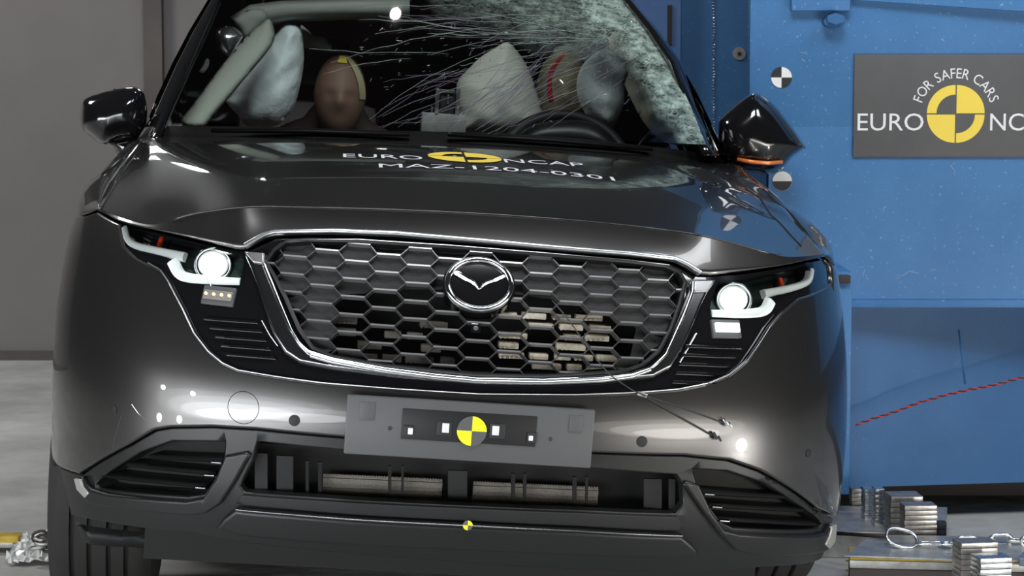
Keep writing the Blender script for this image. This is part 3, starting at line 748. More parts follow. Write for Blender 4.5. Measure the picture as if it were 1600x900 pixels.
bm = bmesh.new(); mt = Matrix((tuple(fc[1]), tuple(fc[3]), tuple(fc[2]))).transposed()
add_box(bm, fc[0], (.020, .02, .018), mt, .002); camo = frombm('front_camera', bm, 'gloss', car)
disc('camera_eye', frame_at(*az((743, 514)), .006), .005, .005, 0, .002, 'grey_plate', camo, .001, 20)
# ---- headlights
def lamp_unit(name, outline, guides, proj, red, lit, glow, module, lens_shape):
    lo = lambda pts: pts
    hs = panel('headlight', outline, 'projector', car, -.045, 0, .01, .02)
    for gi, (g, w0, w1) in enumerate(guides):
        pth = catmull(g, 5); A = [az(tuple(p)) for p in pth]
        sweep('light_guide', A, rprof(.0090, .012), 'drl_on' if gi else 'drl', hs, -.016, raw=True, dense=.006, taper=lambda t, w0=w0, w1=w1: w0 + (w1 - w0) * t)
    fr0 = frame_at(*az(proj), -.030); ax = np.array([0, -1.0, 0]); ux = np.array([1.0, 0, 0]); uz = np.array([0, 0, 1.0]); fr = (fr0[0], ux, uz, ax)
    pr = disc('projector_housing', fr, .040, .038, -.04, .004, 'gloss', hs, -.006, 40)
    tube('projector_ring', [onf(fr, .037 * math.cos(t), .035 * math.sin(t), .006) for t in np.linspace(0, 2 * math.pi, 40, endpoint=False)], .003, 'blade', hs, 8, True)
    le = disc('projector_lens', fr, .0285, .0255, -.002, .008, 'lamp_on', hs, .010, 40)
    cr0, ta0, tz0, n0 = frame_at(*az(red), -.03)
    bm = bmesh.new(); add_box(bm, cr0, (.010, .008, .020), Matrix((tuple(ta0), tuple(n0), tuple(tz0))).transposed(), .002); frombm('side_reflector', bm, 'amber', hs)
    panel('lens_cover', outline, 'clear', hs, -.003, 0, 0, .015)
    # bright bits of inner bezel
    q = frame_at(*az(module), -.006); mt = Matrix((tuple(q[1]), tuple(q[3]), tuple(q[2]))).transposed()
    bm = bmesh.new(); add_box(bm, q[0] - q[3] * .012, (.072, .03, .040), mt, .003); mo = frombm('led_module', bm, 'grey_plate', car)
    if lit:
        bm = bmesh.new(); add_box(bm, onf(q, 0, .002, .006), (.060, .004, .020), mt, .0015); frombm('led_strip', bm, 'lamp_strip', mo)
    else:
        bm = bmesh.new(); add_box(bm, onf(q, 0, 0, .004), (.064, .004, .020), mt, .001); frombm('led_tray', bm, 'tray', mo)
        for k in range(4): disc('led', (onf(q, -.026 + k * .0175, .001, .006), q[1], q[2], q[3]), .0032, .0032, 0, .003, 'led', mo, .001, 12)
lamp_unit('L', lampL, [([(190, 353), (195, 371), (208, 381), (240, 389), (285, 398)], .85, 1.05), ([(265, 406), (275, 424), (291, 432), (330, 436), (373, 438)], 1.35, .95)], (325, 405), (238, 370), False, 0, (340, 461), 0)
lamp_unit('R', lampR, [([(1274, 420), (1271, 434), (1262, 442), (1235, 450), (1198, 457)], .8, 1.05), ([(1210, 469), (1203, 481), (1188, 487), (1155, 489), (1115, 488)], 1.35, .95)], (1158, 461), (1236, 435), True, 0, (1137, 513), 0)
# glossy fins under the lamps
for (x0, y0, x1, y1, n, dx0, dy, dx1) in ((318, 497, 402, 503, 5, 9, 14, 7), (1072, 540, 1160, 543, 5, -5, 14, -10)):
    for k in range(n):
        sweep('garnish_fin', [(x0 + dx0 * k, y0 + dy * k), ((x0 + x1 + (dx0 + dx1) * k) / 2, (y0 + y1) / 2 + dy * k), (x1 + dx1 * k, y1 + dy * k)], rprof(.0028, .009), 'gloss', car, -.008)
for pts in ([(322, 430), (332, 455), (344, 474)], [(408, 500), (420, 522), (433, 540)], [(1090, 520), (1076, 545), (1064, 566)]):
    sweep('garnish_edge', pts, rprof(.0012, .003), 'chrome', car, -.006)
# ---- number plate carrier with its marker
pn = Vector((0, -1, 0))
def plate_pt(px, py, y=-.022): return lat(px, py, y)
pc = [(541, 617), (928, 641), (925, 732), (538, 709)]
P4 = [plate_pt(*p) for p in pc]
ux = (P4[1] - P4[0]); PW = np.linalg.norm(ux); ux /= PW; uz = (P4[0] - P4[3]); PH = np.linalg.norm(uz); uz -= ux * (uz @ ux); uz /= np.linalg.norm(uz); un = np.cross(ux, uz)
pf = ((P4[0] + P4[2]) / 2, ux, uz, un); pm = Matrix((tuple(ux), tuple(-un), tuple(uz))).transposed()
bm = bmesh.new(); add_box(bm, pf[0] - un * .008, (PW, .016, PH), pm, .003); plate = frombm('number_plate_carrier', bm, 'grey_plate', car)
def pl_uv(px, py):
    d = lat(px, py, -.022) - pf[0]; return float(d @ ux), float(d @ uz)
def pl_box(name, px, py, w, h, mat, z=.0, th=.003, parent=plate, bev=.001):
    u, v = pl_uv(px, py); bm = bmesh.new(); add_box(bm, onf(pf, u, v, z + th / 2), (w, th, h), pm, bev); return frombm(name, bm, mat, parent)
pl_box('plate_mount', 733, 668, .272, .062, 'satin', 0, .002)
pl_box('plate_pad', 574, 642, .030, .036, 'grey_plate', 0, .002); pl_box('plate_pad', 900, 662, .028, .034, 'grey_plate', 0, .002)
for (x, y, w, h) in ((638, 672, .020, .020), (694, 669, .030, .028), (777, 673, .032, .030), (831, 683, .019, .020)):
    pl_box('clip_socket', x, y, w, h, 'blackm', .002, .003)
for (x, y, w, h) in ((641, 673, .010, .013), (696, 668, .014, .019), (774, 672, .014, .019), (829, 684, .009, .010)):
    pl_box('clip', x, y, w, h, 'drl', .004, .004)
for (x, y) in ((609, 669), (860, 686)):
    u, v = pl_uv(x, y); disc('rivet', (onf(pf, u, v, 0), ux, uz, un), .004, .004, 0, .002, 'blackm', plate, .001, 14)
def quadrants(fr, R, h, mats, parent, names, r_in=None, gap=0.0, seg=14, th=.0012):
    """four quarter sectors (ne, nw, sw, se); r_in dict gives inner radius"""
    for q in range(4):
        if mats[q] is None: continue
        ri = (r_in or {}).get(q, 0.0); vs = []; fs = []
        sx = (1, -1, -1, 1)[q]; sz = (1, 1, -1, -1)[q]
        for hh in (h, h + th):
            for k in range(seg + 1):
                t = math.pi / 2 * q + math.pi / 2 * k / seg
                vs.append(onf(fr, R * math.cos(t) + sx * gap, R * math.sin(t) + sz * gap, hh)); vs.append(onf(fr, ri * math.cos(t) + sx * gap, ri * math.sin(t) + sz * gap, hh))
        m = 2 * (seg + 1)
        for k in range(seg):
            fs.append((m + 2 * k, m + 2 * k + 2, m + 2 * k + 3, m + 2 * k + 1)); fs.append((2 * k, m + 2 * k, m + 2 * k + 2, 2 * k + 2)[::-1]); 
            if ri: fs.append((2 * k + 1, m + 2 * k + 1, m + 2 * k + 3, 2 * k + 3))
        mesh(names, vs, fs, mats[q], parent, False)
u, v = pl_uv(737, 673); quadrants((onf(pf, u, v, 0), ux, uz, un), .030, .004, ['yellow', 'greym', 'yellow', 'greym'], plate, 'marker_quarter')
# ---- lower bumper, fog pockets, centre intake, lip
low_top = [(1309, 812), (1302, 808), (1280, 797), (1240, 767), (1190, 738), (1140, 721), (1070, 714), (930, 710), (720, 702), (540, 686), (400, 673), (330, 669), (265, 670), (240, 674), (200, 697), (150, 724), (122, 743), (86, 729)]
low_bot = [(97, 772), (104, 806), (150, 817), (300, 838), (345, 848), (560, 872), (800, 890), (1100, 898), (1200, 890), (1290, 876), (1306, 850), (1309, 830)]
pockL = [(143, 757), (166, 738), (215, 708), (265, 691), (349, 692), (347, 715), (334, 748), (316, 775), (290, 779), (170, 768), (150, 764)]
pockR = [(1086, 735), (1140, 738), (1200, 757), (1250, 788), (1292, 820), (1284, 828), (1150, 828), (1130, 818), (1110, 790), (1092, 758)]
intake = [(400, 692), (540, 706), (720, 722), (925, 734), (1060, 744), (1070, 760), (1072, 790), (1060, 806), (900, 800), (700, 792), (500, 781), (380, 772), (372, 762), (392, 722)]
lowp = panel('lower_bumper', low_top + low_bot, 'satin', car, -.010, .004, .02, .022, holes=[pockL, pockR, intake])
# body-coloured lip edge shadow gap strip
for pk, nm in ((pockL, 'L'), (pockR, 'R')):
    fb_ = panel('fog_pocket', pk, 'black', car, -.06, 0, 0, .02)
    A = [az(p) for p in pk]; n = len(A); vs = []; fs = []
    for off in (-.012, -.06):
        for a_ in A: vs.append(S(*a_) + Nrm(*a_) * off)
    for k in range(n): fs.append((k, (k + 1) % n, n + (k + 1) % n, n + k))
    mesh('pocket_wall', vs, fs, 'black', fb_, False)
vaneL = [((226, 716), (344, 722)), ((192, 728), (333, 743)), ((152, 745), (319, 764))]
vaneR = [((1102, 773), (1232, 779)), ((1112, 793), (1262, 800)), ((1123, 815), (1282, 822))]
vp = [(-.0045, -.045), (-.0045, -.004), (0, .003), (.0045, -.004), (.0045, -.045)]
for (p, q), s in [(v_, 'L') for v_ in vaneL] + [(v_, 'R') for v_ in vaneR]:
    sweep('fog_vane', [p, ((p[0] + q[0]) / 2, (p[1] + q[1]) / 2 + 1), q], vp, 'satin', car, -.012)
for (x, y) in ((336, 724), (325, 744), (311, 764), (1110, 774), (1122, 794), (1134, 816)):
    sweep('vane_tip', [(x - 7, y - .5), (x + 8, y + .5)], rprof(.003, .006), 'blade', car, -.010)
ctL = [(118, 747), (121, 765), (128, 778), (145, 788), (230, 800), (300, 806), (322, 802), (345, 787), (368, 752), (391, 711), (384, 706), (352, 712), (338, 748), (318, 778), (292, 783), (168, 772), (142, 764), (134, 756), (128, 745)]
ctR = [(1304, 822), (1302, 850), (1288, 862), (1180, 868), (1150, 860), (1125, 835), (1098, 800), (1068, 757), (1074, 752), (1092, 757), (1112, 800), (1132, 828), (1156, 834), (1276, 836), (1290, 832), (1297, 820)]
for c in (ctL, ctR): panel('corner_trim', c, 'satin', car, .004, .006, .02, .012)
tipL = [(120, 747), (124, 764), (136, 777), (142, 770), (134, 760), (129, 748)]; tipR = [(1303, 818), (1300, 845), (1292, 856), (1286, 850), (1292, 838), (1296, 822)]
for c in (tipL, tipR): panel('corner_highlight', c, 'tip', car, .008, .003, .01, .008)  # paler panels, the light catching the corners is put into their colour
lip = [(340, 822), (352, 806), (371, 792), (450, 799), (560, 808), (730, 817), (900, 825), (1062, 833), (1080, 848), (1090, 862), (1060, 868), (900, 864), (700, 855), (500, 845), (380, 834)]
lp = panel('bumper_lip', lip, 'satin', car, .016, .010, .03, .016)
sweep('lip_highlight', [(372, 792), (450, 799), (560, 808), (730, 817), (900, 825), (1062, 833)], rprof(.002, .004), 'blade', lp, .012)
shelf = [(378, 774), (500, 783), (700, 794), (900, 802), (1060, 808), (1068, 830), (900, 822), (730, 814), (560, 805), (450, 796), (368, 788)]
panel('bumper_shelf', shelf, 'rough', car, .0, .002, .02, .016)
quadrants((frame_at(*az((730, 814)), .022)[0], bx, bz, np.cross(bx, bz)), .010, .0, ['yellow', 'greym', 'yellow', 'greym'], lp, 'marker_quarter')
# radiators in the centre intake
slab_px('intake_back', [(372, 690), (1075, 735), (1075, 815), (372, 790)], .16, 'black', car, .02, 40)
def fin_radiator(x0, x1, yt, yb, sl, nr):
    bm = bmesh.new(); c = [lat(x0, yt, .13), lat(x1, yt + (x1 - x0) * sl, .13), lat(x0, yb, .13)]; w = np.linalg.norm(c[1] - c[0]); h = np.linalg.norm(c[0] - c[2]); cc = (c[0] + c[1]) / 2 + (c[2] - c[0]) / 2
    uu = (c[1] - c[0]) / w; mt = Matrix((tuple(uu), (0, 1, 0), (-uu[2], 0, uu[0]))).transposed(); vz = np.array([-uu[2], 0, uu[0]])
    add_box(bm, cc, (w, .012, h), mt)
    for k in range(nr):
        add_box(bm, cc + vz * (-h / 2 + h * (k + .5) / nr) + np.array([0, -.008, 0]), (w, .006, h / nr * .35), mt)
        n = int(w / .0055)
        for i in range(n): add_box(bm, cc + vz * (-h / 2 + h * (k + .98) / nr) + uu * (-w / 2 + w * (i + .5) / n) + np.array([0, -.006, 0]), (.003, .003, h / nr * .18), mt)
    return frombm('radiator', bm, 'radiator', car, False)
fin_radiator(504, 690, 740, 786, .045, 3); fin_radiator(738, 933, 752, 800, .045, 3)
for (x, y0, y1, w) in ((609, 728, 792, 5), (629, 728, 792, 4), (802, 740, 802, 6), (820, 740, 802, 5), (898, 745, 806, 6), (917, 745, 806, 4), (480, 720, 782, 5), (500, 722, 784, 6)):
    slab_px('intake_bar', [(x - w / 2, y0), (x + w / 2, y0), (x + w / 2, y1), (x - w / 2, y1)], .09, 'black', car, .01, 30)
for (x, y0, y1, w) in ((445, 712, 778, 26), (408, 708, 776, 20), (1020, 748, 812, 28), (1050, 748, 812, 10), (715, 735, 800, 30)):
    slab_px('intake_baffle', [(x - w / 2, y0), (x + w / 2, y0 + 1), (x + w / 2, y1), (x - w / 2, y1)], .10, 'rough', car, .01, 30)
# sensors, tow cover, small marks on the painted bumper
for (x, y, r) in ((460, 657, .0115), (1003, 690, .0115), (178, 640, .009), (1263, 708, .009)):
    fr = frame_at(*az((x, y)), .0); se = disc('parking_sensor', fr, r, r, -.004, .0015, 'rough', car, .001, 24)
a0, z0 = az((380, 637)); sweep('tow_cover_edge', [(a0 + .033 * math.cos(t), z0 + .033 * math.sin(t)) for t in np.linspace(0, 2 * math.pi, 40, endpoint=False)], [(-.0007, 0), (0, .0012), (.0007, 0)], 'blackm', car, 0, True, True)
for pts in ([(190, 648), (184, 668), (178, 690), (176, 700)], [(206, 632), (216, 646), (228, 657)], [(1240, 492), (1248, 530), (1254, 560)]):
    sweep('scratch', pts, [(-.0006, 0), (0, .0008), (.0006, 0)], 'blade', car, 0)
# ---- lettering on the hood
def hood_text(V, Fc, fx, fy, name, mat, parent):
    vs = []
    for p in V:
        q = on_hood(fx(p), fy(p)); vs.append(q if q is not None else Vector((fx(p), fy(p), 1.1)))
    return mesh(name, vs, Fc, mat, parent, False)
def hood_hit(px, py):
    d = Vector(rayl(px, py)); h = hbv.ray_cast(Vector(CAML), d); return h[0]
hc = hood_hit(726, 246)
e0, e1 = hood_hit(536, 244), hood_hit(660, 248); n0, n1 = hood_hit(788, 252), hood_hit(912, 259)
m0, m1 = hood_hit(592, 260), hood_hit(960, 281)
V, Fc = fit_text('EURO', 0, 1, 0, 1); hood_text(V, Fc, lambda p: e0.x + (e1.x - e0.x) * p[0], lambda p: e0.y - .028 + (e1.y - e0.y) * p[0] + p[1] * .062, 'hood_lettering', 'decal', hood)
V, Fc = fit_text('NCAP', 0, 1, 0, 1); hood_text(V, Fc, lambda p: n0.x + (n1.x - n0.x) * p[0], lambda p: n0.y - .028 + (n1.y - n0.y) * p[0] + p[1] * .062, 'hood_lettering', 'decal', hood)
V, Fc = fit_text('MAZ-1204-0301', 0, 1, 0, 1); hood_text(V, Fc, lambda p: m0.x + (m1.x - m0.x) * p[0], lambda p: m0.y - .022 + (m1.y - m0.y) * p[0] - .035 * math.sin(math.pi * p[0]) * 0 + p[1] * .052, 'hood_lettering', 'decal', hood)
def sector(ri, ro, q, seg=16):
    V = []; Fc = []
    for k in range(seg + 1):
        t = math.pi / 2 * (q + k / seg); V += [(ro * math.cos(t), ro * math.sin(t)), (ri * math.cos(t), ri * math.sin(t))]
    for k in range(seg): Fc.append((2 * k, 2 * k + 2, 2 * k + 3, 2 * k + 1))
    return V, Fc
for q, ri, mt_ in ((0, .0, 'logo'), (1, .05, 'logo'), (2, .0, 'logo'), (3, .05, 'logo')):
    V, Fc = sector(ri, .084, q); hood_text(V, Fc, lambda p, q=q: hc.x + p[0] + (.003, -.003, -.003, .003)[q], lambda p, q=q: hc.y + p[1] + (.003, .003, -.003, -.003)[q], 'hood_logo_quarter', mt_, hood)
# ---- cowl and windscreen
cl = [(215, 217), (240, 213), (450, 215), (600, 219), (740, 224), (860, 231), (1000, 242), (1090, 252), (1118, 256)]
cu_ = [(222, 205), (250, 197), (450, 199), (600, 204), (740, 207), (860, 213), (1000, 227), (1090, 238), (1122, 247)]
yb = lambda px: lrp(px, [215, 300, 680, 1040, 1118], [1.42, 1.34, 1.27, 1.34, 1.42])
ra = [lat(x, y, yb(x) + .005) for x, y in cl]; rb = [lat(x, y, yb(x) + .03) for x, y in cu_]; rd = [p + np.array([0, .10, -.02]) for p in rb]
ra = dens(ra); rb = dens(rb); rd = dens(rd)
loft([ra - np.array([0, 0, .02]), ra, rb, rd], 'cowlblack', 'cowl', car, sharp=40)
PYV = [207, 150, 100, 50, 0, -50, -100]
LX = {207: 250, 150: 277, 100: 300, 50: 323, 0: 345, -50: 368, -100: 395}
RX = {207: 1099, 150: 1075, 100: 1050, 50: 1018, 0: 978, -50: 930, -100: 880}
def ydf(py):
    v = (207 - py) / 307; return 1.36 + .94 * v - .20 * v * (1 - v)
ydep = {p: ydf(p) for p in PYV}
NUW, NVW = 90, 60; vs = []; dm = []
dmg_poly = [(870, -120), (905, 0), (940, 45), (975, 75), (1003, 120), (1030, 170), (1060, 200), (1078, 260), (1200, 260), (1200, -120)]
top_poly = [(640, -120), (700, 0), (760, 20), (860, 62), (960, 80), (1000, -120)]
def band(d, poly, soft):
    s = dist_poly(d, poly); return np.where(inside(d, poly), np.clip(.5 + s / soft, 0, 1), np.clip(.5 - s / soft, 0, 1))
for j in range(NVW + 1):
    v = j / NVW; py = 207 - 307 * v
    lx = np.interp(-py, [-k for k in PYV], [LX[k] for k in PYV]) - 4; rx = np.interp(-py, [-k for k in PYV], [RX[k] for k in PYV]) + 4; yy = ydf(py)
    for i in range(NUW + 1):
        u = i / NUW; px = lx + (rx - lx) * u; un_ = 2 * u - 1
        pyy = py + (px - 680) * (.045 - .010 * v) * (1 - v * .6); y2 = yy - .09 * (1 - un_ ** 2)
        vs.append(lat(px, pyy, y2)); dm.append((px, pyy))
dmn = np.array(dm); pk = np.clip(band(dmn, dmg_poly, 24) * 1.0 + .50 * band(dmn, top_poly, 60), 0, 1)
fs = [(j * (NUW + 1) + i, j * (NUW + 1) + i + 1, (j + 1) * (NUW + 1) + i + 1, (j + 1) * (NUW + 1) + i) for j in range(NVW) for i in range(NUW)]
ws = mesh('windscreen', vs, fs, 'windscreen', car); att = ws.data.attributes.new('damage', 'FLOAT', 'POINT'); att.data.foreach_set('value', pk.astype(np.float32))
wbv = BVHTree.FromPolygons([Vector(v) for v in vs], fs)
def on_ws(px, py, off=.003):
    d = Vector(rayl(px, py)).normalized(); h = wbv.ray_cast(Vector(CAML), d)
    return None if h[0] is None else h[0] + h[1] * (off if h[1].dot(d) < 0 else -off)
def crack_set(name, lines, mat, w0):
    vs = []; fs = []
    for ln in lines:
        P = [on_ws(*p) for p in ln]; P = [p for p in P if p is not None]
        if len(P) < 2: continue
        b = len(vs); n = len(P)
        for i, p in enumerate(P):
            t = (P[min(i + 1, n - 1)] - P[max(i - 1, 0)]).normalized(); s = t.cross(Vector((0, -.7, .7))).normalized(); w = w0 * (.4 + .6 * math.sin(math.pi * (i + .5) / n)) * random.uniform(.6, 1.2)
            vs += [p + s * w, p - s * w, p + Vector((0, -1, .8)) * w * .8]
        for i in range(n - 1):
            for a_, b_ in ((0, 2), (2, 1), (1, 0)): fs.append((b + 3 * i + a_, b + 3 * i + b_, b + 3 * i + 3 + b_, b + 3 * i + 3 + a_))
    o = mesh(name, vs, fs, mat, ws, False); tag(o, kind='stuff'); return o
lines = []; dark = []
for k in range(120):
    cx, cy = 1010 + random.gauss(0, 30), 55 + random.gauss(0, 35)
    th = math.radians(random.uniform(178, 214) if k < 80 else random.uniform(168, 186))
    r0_ = random.uniform(30, 330); r1_ = r0_ + random.uniform(40, 230); bend = random.uniform(-.15, .10); ln = []
    for i in range(9):
        r = r0_ + (r1_ - r0_) * i / 8; a_ = th - bend * (r / 400) ** 2 * 1.2
        ln.append((cx + r * math.cos(a_) + random.gauss(0, 1.0), cy - r * math.sin(a_) + random.gauss(0, 1.0)))
    if k % 3 == 1 or (k % 3 == 2 and th > math.radians(192)): dark.append(ln)
    else: lines.append(ln)
for k in range(16):
    x, y = random.uniform(700, 800), random.uniform(165, 215); th = math.radians(random.uniform(24, 42)); L = random.uniform(60, 180)
    dark.append([(x + L * i / 8 * math.cos(th + .02 * i), y - L * i / 8 * math.sin(th + .02 * i) + random.gauss(0, 1.2)) for i in range(9)])
crack_set('crack_lines', lines, 'crack', .0006); crack_set('crack_lines', dark, 'crack_dark', .0008)
gl = []
for k in range(260):
    if k < 130: x, y = random.gauss(985, 40), random.gauss(70, 50)
    else: x, y = random.uniform(560, 960), random.gauss(60, 50)
    th = random.gauss(.5, .5); L = random.uniform(2, 9)
    if 0 < y < 215: gl.append([(x, y), (x + L * math.cos(th), y - L * math.sin(th))])
crack_set('glass_splinters', gl, 'steel_shiny', .0011)
# A pillars
def pillar(inn, out, name):
    rows_ = []
    for t in np.linspace(0, 1, 6):
        r = []
        for py in (225, 207, 150, 100, 50, 0, -50, -100):
            xi = np.interp(-py, [-225, -207, -150, -100, -50, 0, 50, 100], inn); xo = np.interp(-py, [-225, -207, -150, -100, -50, 0, 50, 100], out)
            yy = np.interp(-py, [-k for k in [225] + PYV], [1.33] + [ydep[k] for k in PYV])
            sl = 8 if inn[0] > 600 else 0
            b = lat(xi + (xo - xi) * t, py + (20 if inn[0] > 600 and py > 100 else 0), yy + .02 + .10 * t ** 2 - .02 * math.sin(math.pi * t)); r.append(b)
        rows_.append(r)
    return loft(rows_, 'gloss', name, car, thick=.008)
pillar([248, 254, 281, 303, 324, 346, 370, 398], [214, 224, 248, 271, 297, 327, 355, 384], 'windscreen_pillar')
pillar([1098, 1093, 1072, 1047, 1015, 975, 928, 878], [1128, 1118, 1090, 1062, 1025, 983, 938, 892], 'windscreen_pillar')
tube('door_seal', [lat(x, y, 1.45 + (205 - y) / 205 * .62 - .03) for x, y in ((303, 57), (296, 75), (275, 122), (262, 150), (249, 178), (246, 192), (249, 210))], .0022, 'redseal', car, 6)
tube('windscreen_edge', [lat(x, y, 1.34 + (205 - y) / 205 * .63) for x, y in ((258, 200), (281, 148), (303, 98), (325, 50), (345, 5))], .0018, 'satin', car, 6)
tube('windscreen_edge', [lat(x, y, 1.42 + (225 - y) / 205 * .62) for x, y in ((1121, 236), (1096, 180), (1068, 124), (1045, 84), (1010, 30))], .0024, 'blade', car, 6)
# roof, side glass, tail
def rail(s, y):
    i = np.interp(y, [2.3, 2.8, 3.6, 4.25], [.555, .60, .60, .54]); z = np.interp(y, [2.3, 2.8, 3.6, 4.25], [1.60, 1.64, 1.62, 1.55]); return np.array([s * i, y, z])
yy = np.linspace(2.28, 4.25, 14)
loft([[rail(-1, y) * (1 - t) + rail(1, y) * t + np.array([0, 0, .07 * math.sin(math.pi * t) ** .7]) for t in np.linspace(0, 1, 20)] for y in yy], 'paint', 'roof', car, thick=.02)
for s in (-1, 1):
    pil = [lat(x, p, ydep.get(p, 1.36) + .12) for x, p in (((226, 207), (248, 150), (271, 100), (297, 50), (327, 0), (355, -50), (384, -100)) if s < 0 else ((1116, 207), (1089, 150), (1061, 100), (1024, 50), (982, 0), (937, -50), (890, -100)))]
    topl = pil + [rail(s, y) for y in (2.6, 3.0, 3.6, 4.25)]
    botl = [np.array([s * np.interp(p[1], [1.4, 1.8, 3.4, 4.3], [.79, .80, .81, .72]), max(1.5, p[1]), 1.03]) for p in topl]
    loft([topl, botl], 'sideglass', 'side_window', car, flip=(s < 0), thick=.004)
loft([[np.array([x, 4.25 + (.10 if z < 1.2 else 0) - abs(x) ** 3 * .2, z]) for x in np.linspace(-.8, .8, 10) * (1 if z < 1.2 else .68)] for z in (.26, .6, 1.03, 1.6)], 'paint', 'tailgate', car, flip=True, thick=.01)
# cabin lining, dashboard, headliner, seats
bm = bmesh.new(); add_box(bm, (0, 2.9, .33), (1.5, 2.6, .02)); add_box(bm, (0, 3.95, .95), (1.05, .03, 1.15)); 
add_box(bm, (-.75, 2.7, .65), (.02, 2.2, .66)); add_box(bm, (.75, 2.7, .65), (.02, 2.2, .66)); frombm('cabin_lining', bm, 'cabin', car)
dash_rows = [[np.array([x, y + .10 * (x / .75) ** 2, z]) for x in np.linspace(-.74, .74, 20)] for y, z in ((1.42, 1.02), (1.6, 1.035), (1.78, 1.02), (1.86, .95), (1.84, .6))]
loft(dash_rows, 'rough', 'dashboard', car, thick=.01)
hl = [[lat(x, y, d) for x, y in row] for row, d in (
    ([(363, 30), (392, 12), (440, 6), (540, 3), (640, 0)], 2.30), ([(368, 36), (396, 20), (450, 14), (540, 11), (640, 8)], 2.26), ([(380, 52), (402, 32), (455, 24), (540, 20), (640, 17)], 2.30), ([(384, 56), (408, 40), (460, 30), (540, 26), (640, 22)], 2.40))]
loft(hl, 'headliner', 'headliner_edge', car, thick=.01)
def front_seat(cx):
    b = box('seat', (cx, 2.60, .42), (.46, .50, .16), 'seat', car, None, .05)
    bk_ = bmesh.new(); add_box(bk_, (cx, 2.93, .82), (.46, .14, .66), Matrix.Rotation(-.16, 3, 'X'), .05); frombm('seat_backrest', bk_, 'seat', b)
    hr = bmesh.new(); add_box(hr, (cx, 3.02, 1.27), (.25, .09, .17), Matrix.Rotation(-.16, 3, 'X'), .04); frombm('headrest', hr, 'seat', b)
front_seat(-.37); front_seat(.37)
inner_box('rear_seat', -.62, .62, 3.3, 3.75, .6, 1.15, 'seat')
# airbags and loose trim
cab = [(360, 150), (368, 128), (400, 96), (425, 62), (445, 38), (468, 42), (474, 70), (474, 105), (465, 150), (456, 172), (440, 190), (425, 198), (385, 197), (372, 180), (352, 158)]
pillow('side_airbag', cab, 2.35, .11, 'air_white', car, st=5, wr=.012, seed=3)
trimp = [(282, 188), (300, 165), (350, 98), (382, 60), (408, 36), (419, 29), (427, 40), (429, 58), (420, 78), (392, 112), (360, 150), (330, 185), (318, 198), (292, 198)]
pillow('pillar_trim', trimp, 1.9, .05, 'trim_beige', car, st=5, wr=.002, plane=lambda x, y: 1.80 + (198 - y) / 160 * .35, seed=5)
pillow('curtain_fold', [(366, 32), (386, 16), (410, 14), (418, 30), (398, 52), (382, 62), (376, 48)], 2.25, .03, 'headliner', car, st=4, wr=.004)
pillow('sun_visor', [(468, 40), (480, 46), (490, 56), (505, 58), (518, 70), (516, 78), (500, 78), (485, 74), (474, 74)], 2.45, .02, 'headliner', car, st=4)
pillow('door_mirror_foil', [(337, 50), (348, 42), (365, 42), (380, 55), (372, 72), (362, 88), (350, 84), (338, 66)], 2.2, .03, 'steel_shiny', car, st=3, wr=.02, seed=8)
pillow('seatbelt_guide', [(316, 104), (322, 92), (327, 94), (325, 106), (318, 114), (311, 112)], 2.3, .01, 'drl', car, st=3)
pillow('centre_airbag', [(793, 66), (808, 80), (821, 99), (834, 130), (844, 165), (844, 212), (722, 212), (716, 180), (712, 150), (716, 125), (732, 108), (750, 90), (772, 76)], 2.2, .13, 'air_beige', car, st=6, wr=.010, seed=4)
pillow('driver_airbag', [(928, 84), (945, 76), (960, 80), (974, 96), (982, 112), (976, 132), (975, 160), (966, 185), (955, 200), (940, 198), (918, 182), (904, 155), (901, 128), (910, 102)], 2.1, .10, 'air_white', car, st=5, wr=.018, seed=11)
pillow('side_airbag', [(950, 60), (990, 52), (1030, 120), (1060, 180), (1085, 225), (1040, 222), (1005, 190), (975, 130)], 2.2, .05, 'air_beige', car, st=6, wr=.012, seed=12)
pillow('roof_bag', [(866, 76), (890, 68), (925, 64), (935, 72), (930, 92), (900, 96), (870, 92)], 2.5, .02, 'headliner', car, st=5)
wc = lat(882, 268, 1.86); Rw = Matrix.Rotation(math.radians(-24), 3, 'X')
swp = [Vector(wc) + Rw @ Vector((.185 * math.cos(t), 0, .172 * math.sin(t))) for t in np.linspace(0, 2 * math.pi, 56, endpoint=False)]
sw = tube('steering_wheel', swp, .016, 'rough', car, 12, True)
bm = bmesh.new()
for ang in (0, math.pi, -math.pi / 2): add_cyl(bm, Vector(wc), Vector(wc) + Rw @ Vector((.18 * math.cos(ang), 0, .17 * math.sin(ang))), .02, .014, 12)
frombm('wheel_spoke', bm, 'rough', sw)
pillow('instrument_hood', [(806, 214), (830, 196), (860, 188), (910, 188), (940, 200), (962, 222), (962, 236), (806, 230)], 1.66, .05, 'satin', car, st=6)
# windscreen wipers parked along the cowl
for pts in ([(330, 203), (480, 204), (640, 209)], [(700, 209), (860, 218), (1020, 232)]):
    tube('wiper_blade', [lat(x, y + 1, yb(x) + .0) for x, y in pts], .006, 'cowlblack', car, 6)
